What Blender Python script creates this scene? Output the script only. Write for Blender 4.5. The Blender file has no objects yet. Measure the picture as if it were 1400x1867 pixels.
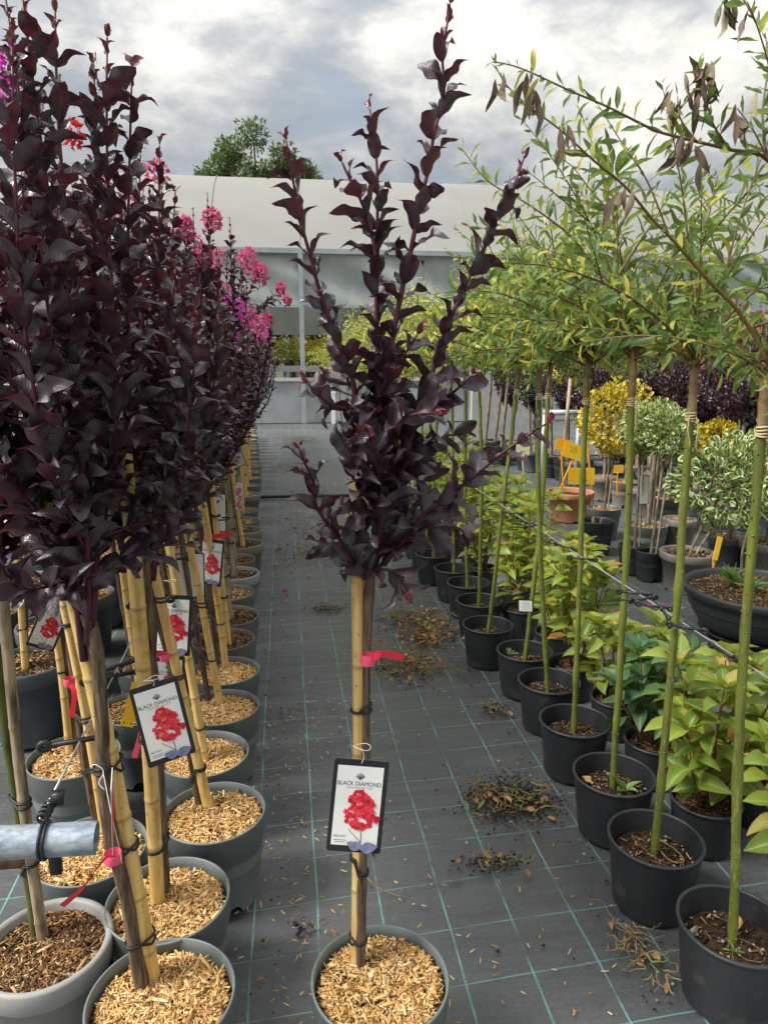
import bpy, math, random
import numpy as np
from mathutils import Matrix, Vector

# ------------------------------------------------------------------ camera
SC = bpy.context.scene
F_PX, CAM_H, IMG_W, IMG_H = 1300.0, 1.6, 1400.0, 1867.0
PX, PY = IMG_W / 2, IMG_H / 2
PITCH = math.radians(11.88)
YAW = math.radians(7.76)
FW = np.array([math.sin(YAW) * math.cos(PITCH), math.cos(YAW) * math.cos(PITCH), -math.sin(PITCH)])
RT = np.array([math.cos(YAW), -math.sin(YAW), 0.0])
UP = np.cross(RT, FW)
CAM = np.array([0, 0, CAM_H])
cd = bpy.data.cameras.new('camera')
cam = bpy.data.objects.new('camera', cd)
SC.collection.objects.link(cam)
cd.sensor_fit = 'HORIZONTAL'; cd.sensor_width = 36.0; cd.lens = F_PX / IMG_W * 36.0
cd.clip_start = 0.05; cd.clip_end = 2000
cam.matrix_world = Matrix(((RT[0], UP[0], -FW[0], CAM[0]), (RT[1], UP[1], -FW[1], CAM[1]), (RT[2], UP[2], -FW[2], CAM[2]), (0, 0, 0, 1)))
SC.camera = cam
SC.view_settings.view_transform = 'Standard'
SC.view_settings.look = 'None'
SC.view_settings.gamma = 1.0
SC.view_settings.exposure = 1.45

# ------------------------------------------------------------------ sky and sun
SUN_AZ, SUN_EL = math.radians(-100), math.radians(50)
sun_dir = Vector((math.sin(SUN_AZ) * math.cos(SUN_EL), math.cos(SUN_AZ) * math.cos(SUN_EL), math.sin(SUN_EL)))
W = bpy.data.worlds.new('World'); SC.world = W; W.use_nodes = True
wn, wl = W.node_tree.nodes, W.node_tree.links
wn.clear()
def N(nodes, kind, **kw):
    n = nodes.new(kind)
    for k, v in kw.items():
        if k.startswith('i_'):
            n.inputs[k[2:].replace('_', ' ')].default_value = v
        else:
            setattr(n, k, v)
    return n
def math_n(nodes, links, op, a, b=None, c=None, clamp=False):
    n = nodes.new('ShaderNodeMath'); n.operation = op; n.use_clamp = clamp
    for i, x in enumerate((a, b, c)):
        if x is None: continue
        if isinstance(x, (int, float)): n.inputs[i].default_value = x
        else: links.new(x, n.inputs[i])
    return n.outputs[0]
def ramp_n(nodes, links, fac, stops, interp='LINEAR'):
    n = nodes.new('ShaderNodeValToRGB'); cr = n.color_ramp; cr.interpolation = interp
    while len(cr.elements) < len(stops): cr.elements.new(0.5)
    for e, (p, c) in zip(cr.elements, stops):
        e.position = p; e.color = tuple(c) + (1,) if len(c) == 3 else c
    if fac is not None: links.new(fac, n.inputs[0])
    return n.outputs[0]
def mix_n(nodes, links, fac, a, b, blend='MIX'):
    n = nodes.new('ShaderNodeMix'); n.data_type = 'RGBA'; n.blend_type = blend
    for sock, x in ((n.inputs[0], fac), (n.inputs[6], a), (n.inputs[7], b)):
        if isinstance(x, (int, float)): sock.default_value = x
        elif isinstance(x, tuple): sock.default_value = x + (1,) if len(x) == 3 else x
        else: links.new(x, sock)
    return n.outputs[2]

tc = wn.new('ShaderNodeTexCoord')
sep = wn.new('ShaderNodeSeparateXYZ'); wl.new(tc.outputs['Generated'], sep.inputs[0])
zc = math_n(wn, wl, 'MAXIMUM', sep.outputs[2], 0.0)
comb = wn.new('ShaderNodeMapping'); comb.inputs['Scale'].default_value = (1.0, 1.0, 1.9); comb.inputs['Location'].default_value = (1.3, .4, 2.1)
wl.new(tc.outputs['Generated'], comb.inputs[0])
n1 = N(wn, 'ShaderNodeTexNoise', i_Scale=3.1, i_Detail=12.0, i_Roughness=0.56, i_Distortion=0.25)
wl.new(comb.outputs[0], n1.inputs['Vector'])
n2 = N(wn, 'ShaderNodeTexNoise', i_Scale=9.0, i_Detail=8.0, i_Roughness=0.6, i_Distortion=0.3)
wl.new(comb.outputs[0], n2.inputs['Vector'])
blend = math_n(wn, wl, 'ADD', math_n(wn, wl, 'MULTIPLY', n1.outputs[0], 0.70), math_n(wn, wl, 'MULTIPLY', n2.outputs[0], 0.30))
cloud = ramp_n(wn, wl, blend, [(0.37, (0.42, 0.47, 0.53)), (0.445, (0.54, 0.58, 0.62)), (0.495, (0.74, 0.755, 0.75)), (0.545, (1.06, 1.04, 0.97)), (0.63, (1.55, 1.49, 1.32))])
dotn = wn.new('ShaderNodeVectorMath'); dotn.operation = 'DOT_PRODUCT'
wl.new(tc.outputs['Generated'], dotn.inputs[0]); dotn.inputs[1].default_value = sun_dir
glow = math_n(wn, wl, 'POWER', math_n(wn, wl, 'MAXIMUM', dotn.outputs['Value'], 0.0), 7.0)
lum = math_n(wn, wl, 'ADD', math_n(wn, wl, 'ADD', 0.33, math_n(wn, wl, 'MULTIPLY', zc, 1.0)), math_n(wn, wl, 'MULTIPLY', glow, 0.35))
lum = math_n(wn, wl, 'MULTIPLY', lum, 4.9)
vm = wn.new('ShaderNodeVectorMath'); vm.operation = 'SCALE'
wl.new(cloud, vm.inputs[0]); wl.new(lum, vm.inputs['Scale'])
sky = N(wn, 'ShaderNodeTexSky', sky_type='NISHITA', sun_disc=False, sun_elevation=SUN_EL, sun_rotation=SUN_AZ % (2 * math.pi))
cover = ramp_n(wn, wl, n1.outputs[0], [(0.30, (0.6, 0.6, 0.6)), (0.42, (0.96, 0.96, 0.96))])
skycol = mix_n(wn, wl, cover, sky.outputs[0], vm.outputs[0])
bg = wn.new('ShaderNodeBackground'); bg.inputs[1].default_value = 0.1
wl.new(skycol, bg.inputs[0])
wo = wn.new('ShaderNodeOutputWorld'); wl.new(bg.outputs[0], wo.inputs[0])
sl = bpy.data.lights.new('sun', 'SUN'); sl.energy = 2.4; sl.angle = math.radians(22); sl.color = (1, 0.95, 0.88)
so = bpy.data.objects.new('sun', sl); SC.collection.objects.link(so)
so.rotation_euler = sun_dir.to_track_quat('Z', 'Y').to_euler()

# ------------------------------------------------------------------ helpers
rng = np.random.default_rng(7)
COL = SC.collection
def ray(x, y): return RT * (x - PX) / F_PX - UP * (y - PY) / F_PX + FW
def on_plane(x, y, z):
    r = ray(x, y); return CAM + r * ((z - CAM_H) / r[2])
def at_y(x, y, Y):
    r = ray(x, y); return CAM + r * (Y / r[1])
def nrm(v): return v / np.maximum(np.linalg.norm(v, axis=-1, keepdims=True), 1e-9)

class MB:
    def __init__(s): s.v = []; s.c = []; s.f = []; s.n = 0
    def add(s, V, Fc, col=None, mi=0):
        V = np.asarray(V, float); Fc = np.asarray(Fc, int)
        s.v.append(V); s.f.append((Fc + s.n, mi)); s.n += len(V)
        if col is None: c = np.zeros((len(V), 4))
        else:
            c = np.asarray(col, float)
            if c.ndim == 1: c = np.tile(c, (len(V), 1))
        s.c.append(c); return s
    def tube(s, path, rad, seg=8, col=None, mi=0, cap=True, closed=False):
        P = np.asarray(path, float); n = len(P)
        R = np.broadcast_to(np.asarray(rad, float), (n,))
        if closed:
            T = nrm(np.roll(P, -1, 0) - np.roll(P, 1, 0))
        else: T = nrm(np.gradient(P, axis=0))
        m = np.abs(T).mean(0); ref = np.eye(3)[int(np.argmin(m))]
        A = nrm(np.cross(T, ref)); B = np.cross(T, A)
        th = np.linspace(0, 2 * math.pi, seg, endpoint=False)
        V = P[:, None] + R[:, None, None] * (np.cos(th)[None, :, None] * A[:, None] + np.sin(th)[None, :, None] * B[:, None])
        V = V.reshape(-1, 3)
        i = np.arange(n if closed else n - 1)[:, None]; j = np.arange(seg)[None]
        i2 = (i + 1) % n; j2 = (j + 1) % seg
        Fc = np.stack([i * seg + j, i * seg + j2, i2 * seg + j2, i2 * seg + j], -1).reshape(-1, 4)
        cc = None if col is None else (np.repeat(np.asarray(col, float), seg, 0) if np.ndim(col) == 2 else col)
        base = s.n; s.add(V, Fc, cc, mi)
        if cap and not closed:
            for k, rv in ((0, False), (n - 1, True)):
                ci = s.n
                cl = None if cc is None else (np.asarray(cc)[k * seg] if np.ndim(cc) == 2 else cc)
                s.add(P[k:k + 1], np.zeros((0, 3), int), cl, mi)
                a = base + k * seg + np.arange(seg); b = base + k * seg + (np.arange(seg) + 1) % seg
                tri = np.stack([b, a, np.full(seg, ci)], -1) if not rv else np.stack([a, b, np.full(seg, ci)], -1)
                s.f.append((tri, mi))
        return s
    def box(s, c, size, R=None, col=None, mi=0):
        V = np.array([[x, y, z] for x in (-.5, .5) for y in (-.5, .5) for z in (-.5, .5)]) * np.asarray(size, float)
        if R is not None: V = V @ np.asarray(R).T
        Fc = [[0, 1, 3, 2], [4, 6, 7, 5], [0, 4, 5, 1], [2, 3, 7, 6], [0, 2, 6, 4], [1, 5, 7, 3]]
        return s.add(V + np.asarray(c, float), Fc, col, mi)
    def lathe(s, prof, seg=36, c=(0, 0, 0), col=None, mi=0, notch=None, cap0=False, cap1=False):
        pr = np.asarray(prof, float); n = len(pr); th = np.linspace(0, 2 * math.pi, seg, endpoint=False)
        V = np.stack([pr[:, 0][:, None] * np.cos(th), pr[:, 0][:, None] * np.sin(th), np.repeat(pr[:, 1][:, None], seg, 1)], -1)
        if notch is not None:
            k, w, h = notch
            d = np.abs(((th * k / (2 * math.pi)) + .5) % 1 - .5) * 2 * math.pi / k
            V[0, :, 2] += h * np.clip(1 - (d / w) ** 2, 0, 1) ** .5
        V = V.reshape(-1, 3) + np.asarray(c, float)
        i = np.arange(n - 1)[:, None]; j = np.arange(seg)[None]; j2 = (j + 1) % seg
        Fc = np.stack([i * seg + j, i * seg + j2, (i + 1) * seg + j2, (i + 1) * seg + j], -1).reshape(-1, 4)
        base = s.n; s.add(V, Fc, col, mi)
        if cap0: s.f.append((np.arange(seg)[::-1][None] + base, mi))
        if cap1: s.f.append((np.arange(seg)[None] + base + (n - 1) * seg, mi))
        return s
    def leaves(s, tmpls, Rm, pos, rnd, mi=0, which=None, young=None):
        n = len(pos)
        if n == 0: return s
        if which is None: which = rng.integers(0, len(tmpls), n)
        for k, (V, Fc, C) in enumerate(tmpls):
            idx = np.where(which == k)[0]; m = len(idx)
            if m == 0: continue
            VV = np.einsum('nij,vj->nvi', Rm[idx], V) + pos[idx][:, None]
            cc = np.tile(C[None], (m, 1, 1)); cc[:, :, 0] = rnd[idx][:, None]
            if young is not None: cc[:, :, 3] = young[idx][:, None]
            FF = (Fc[None] + (np.arange(m) * len(V))[:, None, None]).reshape(-1, Fc.shape[1])
            s.add(VV.reshape(-1, 3), FF, cc.reshape(-1, 4), mi)
        return s
    def mesh(s, name, mats, smooth=True):
        me = bpy.data.meshes.new(name)
        V = np.concatenate(s.v) if s.v else np.zeros((0, 3)); C = np.concatenate(s.c) if s.c else np.zeros((0, 4))
        fs = [(f, mi) for f, mi in s.f if len(f)]
        loops = np.concatenate([f.ravel() for f, _ in fs]); tot = np.concatenate([np.full(len(f), f.shape[1]) for f, _ in fs])
        mi = np.concatenate([np.full(len(f), m) for f, m in fs])
        start = np.concatenate([[0], np.cumsum(tot)[:-1]])
        me.vertices.add(len(V)); me.vertices.foreach_set('co', V.ravel())
        me.loops.add(len(loops)); me.loops.foreach_set('vertex_index', loops.astype(np.int32))
        me.polygons.add(len(tot)); me.polygons.foreach_set('loop_start', start.astype(np.int32))
        me.polygons.foreach_set('material_index', mi.astype(np.int32))
        me.polygons.foreach_set('use_smooth', np.full(len(tot), bool(smooth)))
        at = me.attributes.new('lf', 'FLOAT_COLOR', 'POINT'); at.data.foreach_set('color', C.ravel())
        for m in (mats if isinstance(mats, (list, tuple)) else [mats]): me.materials.append(m)
        me.update(calc_edges=True); me.validate()
        return me

def link(name, me, parent=None, loc=(0, 0, 0), rot=None, kind=None):
    o = bpy.data.objects.new(name, me); COL.objects.link(o)
    o.location = Vector([float(x) for x in loc])
    if rot is not None: o.rotation_euler = [float(x) for x in rot]
    if parent is not None: o.parent = parent
    if kind: o['kind'] = kind
    return o
def tag(o, label, cat, group=None):
    o['label'] = label; o['category'] = cat
    if group: o['group'] = group
    return o
def thing(name, label, cat, loc=(0, 0, 0), rotz=0, group=None):
    o = link(name, None, loc=loc, rot=(0, 0, rotz)); o.empty_display_size = .05
    return tag(o, label, cat, group)
_ON = 'first second third fourth fifth sixth seventh eighth ninth tenth eleventh twelfth thirteenth fourteenth fifteenth sixteenth seventeenth eighteenth nineteenth'.split()
ORD = _ON + [t if u == 0 else w + '-' + _ON[u - 1] for t, w in (('twentieth', 'twenty'), ('thirtieth', 'thirty'), ('fortieth', 'forty')) for u in range(10)]

# ------------------------------------------------------------------ materials
def newmat(name):
    m = bpy.data.materials.new(name); m.use_nodes = True
    nt = m.node_tree; nt.nodes.clear()
    b = nt.nodes.new('ShaderNodeBsdfPrincipled'); o = nt.nodes.new('ShaderNodeOutputMaterial')
    nt.links.new(b.outputs[0], o.inputs[0])
    return m, nt.nodes, nt.links, b, o
def simple(name, c1, c2=None, scale=20, rough=.6, spec=.4, bump=0, bscale=None, stretch=(1, 1, 1), metal=0, stops=(.35, .65), spots=None, coord='Object'):
    m, n, l, b, o = newmat(name)
    b.inputs['Roughness'].default_value = rough; b.inputs['Specular IOR Level'].default_value = spec
    b.inputs['Metallic'].default_value = metal
    t = n.new('ShaderNodeTexCoord'); mp = n.new('ShaderNodeMapping'); mp.inputs['Scale'].default_value = stretch
    l.new(t.outputs[coord], mp.inputs[0])
    nz = N(n, 'ShaderNodeTexNoise', i_Scale=scale, i_Detail=5.0, i_Roughness=.62); l.new(mp.outputs[0], nz.inputs['Vector'])
    col = ramp_n(n, l, nz.outputs[0], [(stops[0], c1), (stops[1], c2 or c1)])
    if spots:
        s2 = N(n, 'ShaderNodeTexNoise', i_Scale=spots[1], i_Detail=3.0); l.new(mp.outputs[0], s2.inputs['Vector'])
        f = ramp_n(n, l, s2.outputs[0], [(spots[2], (0, 0, 0)), (spots[2] + .15, (.85, .85, .85))])
        col = mix_n(n, l, f, col, spots[0])
    l.new(col, b.inputs['Base Color'])
    if bump:
        nb = N(n, 'ShaderNodeTexNoise', i_Scale=bscale or scale * 3, i_Detail=4.0); l.new(mp.outputs[0], nb.inputs['Vector'])
        bp = n.new('ShaderNodeBump'); bp.inputs['Strength'].default_value = bump; bp.inputs['Distance'].default_value = .004
        l.new(nb.outputs[0], bp.inputs['Height']); l.new(bp.outputs[0], b.inputs['Normal'])
    return m
def leafmat(name, stops, rough=.4, spec=.5, trans=None, tw=.3, rim=None, rib=None, young=None, back=None, bumpy=.25):
    """colour from the leaf's own random number; rim = (colour, start, end) on the leaf margin; rib = midrib colour"""
    m, n, l, b, o = newmat(name)
    a = n.new('ShaderNodeAttribute'); a.attribute_name = 'lf'
    sp = n.new('ShaderNodeSeparateColor'); l.new(a.outputs['Color'], sp.inputs[0])
    oi = n.new('ShaderNodeObjectInfo')
    r = math_n(n, l, 'FRACT', math_n(n, l, 'ADD', sp.outputs[0], oi.outputs['Random']))
    col = ramp_n(n, l, r, stops)
    t = n.new('ShaderNodeTexCoord')
    nz = N(n, 'ShaderNodeTexNoise', i_Scale=60.0, i_Detail=4.0); l.new(t.outputs['Object'], nz.inputs['Vector'])
    col = mix_n(n, l, .35, col, mix_n(n, l, nz.outputs[0], (0.0, 0.0, 0.0), (1.0, 1.0, 1.0)), 'OVERLAY')
    if young is not None:
        col = mix_n(n, l, a.outputs['Alpha'], col, young)
    if rim:
        f = ramp_n(n, l, sp.outputs[1], [(rim[1], (0, 0, 0)), (rim[2], (1, 1, 1))])
        col = mix_n(n, l, f, col, rim[0])
    if rib:
        f = ramp_n(n, l, sp.outputs[1], [(0.0, (.7, .7, .7)), (.14, (0, 0, 0))])
        col = mix_n(n, l, f, col, rib)
    if back is not None:
        g = n.new('ShaderNodeNewGeometry'); col = mix_n(n, l, math_n(n, l, 'MULTIPLY', g.outputs['Backfacing'], .7), col, back)
    l.new(col, b.inputs['Base Color'])
    b.inputs['Roughness'].default_value = rough; b.inputs['Specular IOR Level'].default_value = spec
    if bumpy:
        nb = N(n, 'ShaderNodeTexNoise', i_Scale=90.0, i_Detail=2.0); l.new(t.outputs['Object'], nb.inputs['Vector'])
        bp = n.new('ShaderNodeBump'); bp.inputs['Strength'].default_value = bumpy; bp.inputs['Distance'].default_value = .004
        vein = math_n(n, l, 'SINE', math_n(n, l, 'MULTIPLY', math_n(n, l, 'SUBTRACT', math_n(n, l, 'MULTIPLY', sp.outputs[2], 9.0), math_n(n, l, 'MULTIPLY', sp.outputs[1], 2.6)), 6.283))
        l.new(math_n(n, l, 'ADD', nb.outputs[0], math_n(n, l, 'MULTIPLY', vein, .16)), bp.inputs['Height']); l.new(bp.outputs[0], b.inputs['Normal'])
    if trans:
        tr = n.new('ShaderNodeBsdfTranslucent')
        l.new(mix_n(n, l, .75, col, trans), tr.inputs[0])
        mx = n.new('ShaderNodeMixShader'); mx.inputs[0].default_value = tw
        l.new(b.outputs[0], mx.inputs[1]); l.new(tr.outputs[0], mx.inputs[2]); l.new(mx.outputs[0], o.inputs[0])
    return m
def rndmat(name, stops, rough=.7, spec=.3, noise=0):
    m, n, l, b, o = newmat(name)
    a = n.new('ShaderNodeAttribute'); a.attribute_name = 'lf'
    sp = n.new('ShaderNodeSeparateColor'); l.new(a.outputs['Color'], sp.inputs[0])
    col = ramp_n(n, l, sp.outputs[0], stops)
    l.new(col, b.inputs['Base Color'])
    b.inputs['Roughness'].default_value = rough; b.inputs['Specular IOR Level'].default_value = spec
    return m

m_crape = leafmat('crape_leaf', [(0.0, (.029, .023, .034)), (.5, (.036, .025, .036)), (.85, (.054, .026, .036)), (1, (.032, .027, .038))], rough=.29, spec=.75,
                  trans=(.20, .03, .045), tw=.11, rib=(.07, .016, .03), young=(.13, .018, .03))
m_crape_stem = simple('crape_stem', (.085, .012, .028), (.05, .012, .02), 40, .45)
m_bark = simple('crape_bark', (.20, .14, .095), (.04, .026, .019), 110, .85, .2, 1.0, 170, (1, 1, .10))
m_graybark = simple('grey_bark', (.30, .25, .18), (.07, .05, .035), 80, .85, .2, 1.0, 150, (1, 1, .14))
m_bamboo_col = None
def bamboo():
    m, n, l, b, o = newmat('bamboo')
    t = n.new('ShaderNodeTexCoord'); mp = n.new('ShaderNodeMapping'); mp.inputs['Scale'].default_value = (1, 1, .06)
    l.new(t.outputs['Object'], mp.inputs[0])
    nz = N(n, 'ShaderNodeTexNoise', i_Scale=70.0, i_Detail=5.0, i_Roughness=.6); l.new(mp.outputs[0], nz.inputs['Vector'])
    col = ramp_n(n, l, nz.outputs[0], [(.3, (.46, .27, .075)), (.5, (.66, .44, .14)), (.72, (.76, .57, .25))])
    n2_ = N(n, 'ShaderNodeTexNoise', i_Scale=5.0, i_Detail=6.0, i_Roughness=.7); l.new(t.outputs['Object'], n2_.inputs['Vector'])
    f = ramp_n(n, l, n2_.outputs[0], [(.56, (0, 0, 0)), (.72, (.75, .75, .75))])
    col = mix_n(n, l, f, col, (.26, .13, .035))
    n3 = N(n, 'ShaderNodeTexNoise', i_Scale=130.0, i_Detail=2.0); l.new(t.outputs['Object'], n3.inputs['Vector'])
    f3 = ramp_n(n, l, n3.outputs[0], [(.67, (0, 0, 0)), (.72, (.7, .7, .7))])
    col = mix_n(n, l, f3, col, (.10, .06, .025))
    a = n.new('ShaderNodeAttribute'); a.attribute_name = 'lf'
    sp = n.new('ShaderNodeSeparateColor'); l.new(a.outputs['Color'], sp.inputs[0])
    col = mix_n(n, l, math_n(n, l, 'MULTIPLY', sp.outputs[0], .75), col, (.17, .085, .025))
    l.new(col, b.inputs['Base Color']); b.inputs['Roughness'].default_value = .42
    return m
m_bamboo = bamboo()
m_oldcane = simple('weathered_cane', (.42, .34, .22), (.10, .075, .05), 40, .7, .3, .5, 120, (1, 1, .16), spots=((.035, .028, .022), 60, .55))
m_tie = simple('black_rubber', (.012, .012, .013), (.02, .02, .022), 40, .5)
m_pot_g = simple('grey_green_plastic', (.125, .15, .147), (.145, .17, .166), 3, .46, .45, .12, 160, spots=((.20, .20, .18), 14, .60))
m_pot_t = simple('taupe_plastic', (.155, .142, .125), (.19, .175, .155), 3, .6, .35, .1, 160, spots=((.22, .21, .19), 9, .6))
m_pot_l = simple('light_grey_plastic', (.225, .23, .225), (.29, .29, .28), 4, .6, .35, .1, 160, spots=((.17, .165, .155), 7, .58))
m_pot_s = simple('slate_grey_plastic', (.06, .073, .085), (.078, .092, .104), 3, .5, .4, .08, 160, spots=((.12, .125, .125), 9, .62))
m_pot_b = simple('black_plastic', (.020, .023, .027), (.029, .032, .036), 6, .5, .45, .15, 220, spots=((.075, .073, .066), 14, .60))
m_terra = simple('terracotta', (.42, .16, .085), (.5, .22, .13), 8, .8, .25, .2, 60)
m_chip = rndmat('wood_chip', [(0, (.12, .055, .02)), (.15, (.36, .18, .055)), (.5, (.58, .35, .125)), (.8, (.70, .48, .21)), (.95, (.76, .60, .36)), (1, (.07, .035, .018))], .8)
m_chip_d = rndmat('dark_chip', [(0, (.03, .018, .01)), (.35, (.10, .05, .022)), (.7, (.24, .12, .045)), (.93, (.42, .26, .11)), (1, (.5, .4, .26))], .85)
m_mulch = simple('mulch_bed', (.05, .028, .014), (.22, .12, .045), 90, .9, .2, 1.0, 120)
m_soil = simple('soil', (.016, .011, .008), (.055, .034, .021), 60, .95, .15, 1.0, 110, spots=((.12, .085, .055), 120, .66))
m_peb = rndmat('pebble', [(0, (.10, .08, .06)), (.5, (.26, .2, .14)), (1, (.36, .34, .3))], .75)
m_willow = leafmat('willow_leaf', [(0, (.045, .105, .032)), (.5, (.070, .145, .038)), (.78, (.12, .21, .045)), (.92, (.26, .31, .05)), (1, (.36, .32, .05))], rough=.42, spec=.4,
                   trans=(.30, .42, .06), tw=.32, rib=(.3, .36, .12), young=(.10, .055, .035), back=(.16, .24, .12))
m_wither = leafmat('withered_willow_leaf', [(0, (.11, .075, .055)), (.6, (.18, .12, .075)), (1, (.26, .23, .15))], rough=.7, rib=(.2, .14, .09))
m_willow_y = leafmat('willow_leaf_pale', [(0, (.11, .2, .035)), (.35, (.24, .34, .06)), (.65, (.42, .46, .07)), (.85, (.6, .5, .06)), (1, (.62, .60, .28))], rough=.45, spec=.35,
                     trans=(.62, .64, .1), tw=.42, rib=(.4, .44, .2), young=(.10, .055, .035))
m_wstem = simple('willow_stem', (.165, .19, .03), (.085, .10, .02), 30, .6, .3, .5, 160, (1, 1, .22), spots=((.30, .27, .12), 80, .61), stops=(.3, .7))
m_wtwig = simple('willow_twig', (.13, .10, .03), (.17, .075, .03), 12, .55)
m_graft = simple('graft_wood', (.28, .2, .1), (.14, .09, .04), 30, .8, .2, .6, 60)
m_raffia = simple('raffia', (.62, .52, .3), (.45, .35, .18), 50, .8)
m_hyd = leafmat('hydrangea_leaf', [(0, (.075, .15, .022)), (.45, (.15, .25, .03)), (.82, (.25, .34, .04)), (.95, (.33, .30, .045)), (1, (.38, .18, .05))], rough=.38, spec=.45,
                trans=(.55, .62, .06), tw=.3, rib=(.42, .45, .14), rim=((.30, .14, .04), .80, 1.0), young=(.16, .13, .07))
m_hyd_d = leafmat('hydrangea_leaf_dark', [(0, (.035, .09, .04)), (.6, (.06, .14, .05)), (1, (.12, .2, .04))], rough=.38, spec=.45, trans=(.2, .35, .06), tw=.25, rib=(.2, .27, .1))
m_hstem = simple('hydrangea_stem', (.19, .05, .03), (.13, .075, .035), 30, .55)
m_eu_w = leafmat('euonymus_white', [(0, (.03, .10, .03)), (1, (.07, .17, .05))], rough=.35, trans=(.3, .4, .08), tw=.2, rim=((.62, .62, .30), .56, .72), young=(.32, .46, .07), bumpy=.1)
m_eu_y = leafmat('euonymus_yellow', [(0, (.06, .14, .02)), (1, (.14, .22, .03))], rough=.35, trans=(.5, .42, .04), tw=.2, rim=((.70, .50, .035), .25, .55), young=(.65, .45, .03), bumpy=.1)
m_conifer = leafmat('conifer_leaf', [(0, (.02, .08, .012)), (1, (.06, .17, .02))], rough=.6, bumpy=0)
m_conifer_b = leafmat('blue_conifer_leaf', [(0, (.025, .06, .055)), (1, (.05, .11, .10))], rough=.6, bumpy=0)
m_weed = leafmat('weed_leaf', [(0, (.10, .22, .05)), (1, (.2, .34, .08))], rough=.5, trans=(.4, .55, .1), tw=.3, rib=(.35, .42, .2))
m_dryleaf = leafmat('dry_leaf', [(0, (.18, .08, .035)), (.5, (.34, .17, .075)), (1, (.44, .30, .11))], rough=.75, rib=(.4, .27, .12))
m_yleaf = leafmat('yellow_leaf', [(0, (.30, .36, .03)), (.6, (.6, .52, .03)), (1, (.5, .26, .03))], rough=.5, trans=(.7, .6, .05), tw=.3, bumpy=0)
m_tree = leafmat('tree_leaf', [(0, (.035, .06, .02)), (1, (.09, .13, .045))], rough=.5, trans=(.2, .3, .08), tw=.3, bumpy=0)
def flower(name, a, b_): return leafmat(name, [(0, a), (1, b_)], rough=.6, spec=.2, trans=b_, tw=.35, bumpy=0)
m_fl_pink = flower('pink_petal', (.52, .05, .19), (.78, .18, .36))
m_fl_mag = flower('magenta_petal', (.52, .04, .42), (.78, .13, .62))
m_fl_red = flower('red_petal', (.62, .018, .03), (.80, .06, .05))
m_fl_white = flower('white_petal', (.7, .66, .6), (.8, .78, .74))
m_ribbon = simple('red_ribbon', (.72, .02, .045), (.78, .035, .06), 10, .4)
m_pinktag = simple('pink_tag', (.82, .07, .17), (.85, .10, .2), 10, .4)
m_yellow = simple('yellow_plastic', (.72, .42, .012), (.76, .46, .02), 10, .45)
m_yellow2 = simple('pale_plastic', (.62, .64, .36), (.66, .66, .4), 10, .5)
m_orange = simple('orange_plastic', (.74, .30, .012), (.76, .34, .015), 10, .45)
m_ink = simple('ink', (.05, .06, .07), None, 10, .6)
m_ink_y = simple('faded_ink', (.42, .26, .02), None, 10, .6)
m_card_k = simple('black_card', (.012, .013, .016), (.02, .022, .026), 10, .35)
m_card_w = simple('white_card', (.70, .72, .70), (.74, .75, .73), 6, .35)
m_print_leaf = simple('printed_leaf', (.14, .15, .28), (.24, .25, .4), 60, .35)
m_print_fl = rndmat('printed_blossom', [(0, (.36, .012, .02)), (.4, (.62, .02, .04)), (.8, (.78, .05, .08)), (.97, (.8, .14, .16)), (1, (.75, .5, .1))], .35)
m_violet = simple('violet_label', (.32, .22, .52), (.36, .26, .56), 10, .5)
m_string = simple('white_string', (.75, .74, .7), None, 10, .7)
m_galv = simple('galvanised_steel', (.16, .21, .27), (.40, .45, .49), 60, .5, .5, .3, 90, (.5, 1, 1), metal=.35, spots=((.15, .11, .085), 45, .62))
m_wire = simple('wire', (.55, .56, .57), (.4, .41, .42), 30, .35, .5, metal=.7)
m_film = simple('white_film', (.34, .34, .332), (.40, .40, .388), .3, .85, .1, stretch=(.6, 1, 2))
m_curtain = simple('curtain_film', (.30, .34, .33), (.40, .43, .41), .9, .45, .4, .5, 1.2, (2.2, 1, 1))
m_lowfilm = simple('lower_film', (.26, .28, .30), (.38, .40, .41), .8, .5, .4, .4, 1.6, (1.5, 1, 1))
m_steel = simple('steel_frame', (.32, .36, .39), (.4, .44, .46), 3, .45, .5, metal=.3)
m_bench = simple('bench_board', (.5, .51, .5), (.42, .43, .42), 3, .6)
m_dark = simple('dark_gap', (.02, .02, .02), None, 3, .8)
m_blue = simple('blue_plastic_film', (.18, .38, .62), (.3, .5, .7), 8, .45)
m_hose = simple('hose', (.012, .013, .016), (.02, .02, .022), 20, .4)
m_root = simple('root', (.36, .24, .10), (.22, .13, .055), 40, .8)
m_greenstem = simple('weed_stem', (.32, .36, .05), (.2, .24, .05), 30, .6)
m_stone = simple('stone', (.3, .3, .28), (.2, .2, .19), 30, .8, .2, .5)
m_grass = leafmat('grass_blade', [(0, (.06, .15, .03)), (1, (.14, .24, .06))], rough=.5, trans=(.3, .45, .08), tw=.3, bumpy=0)

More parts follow.
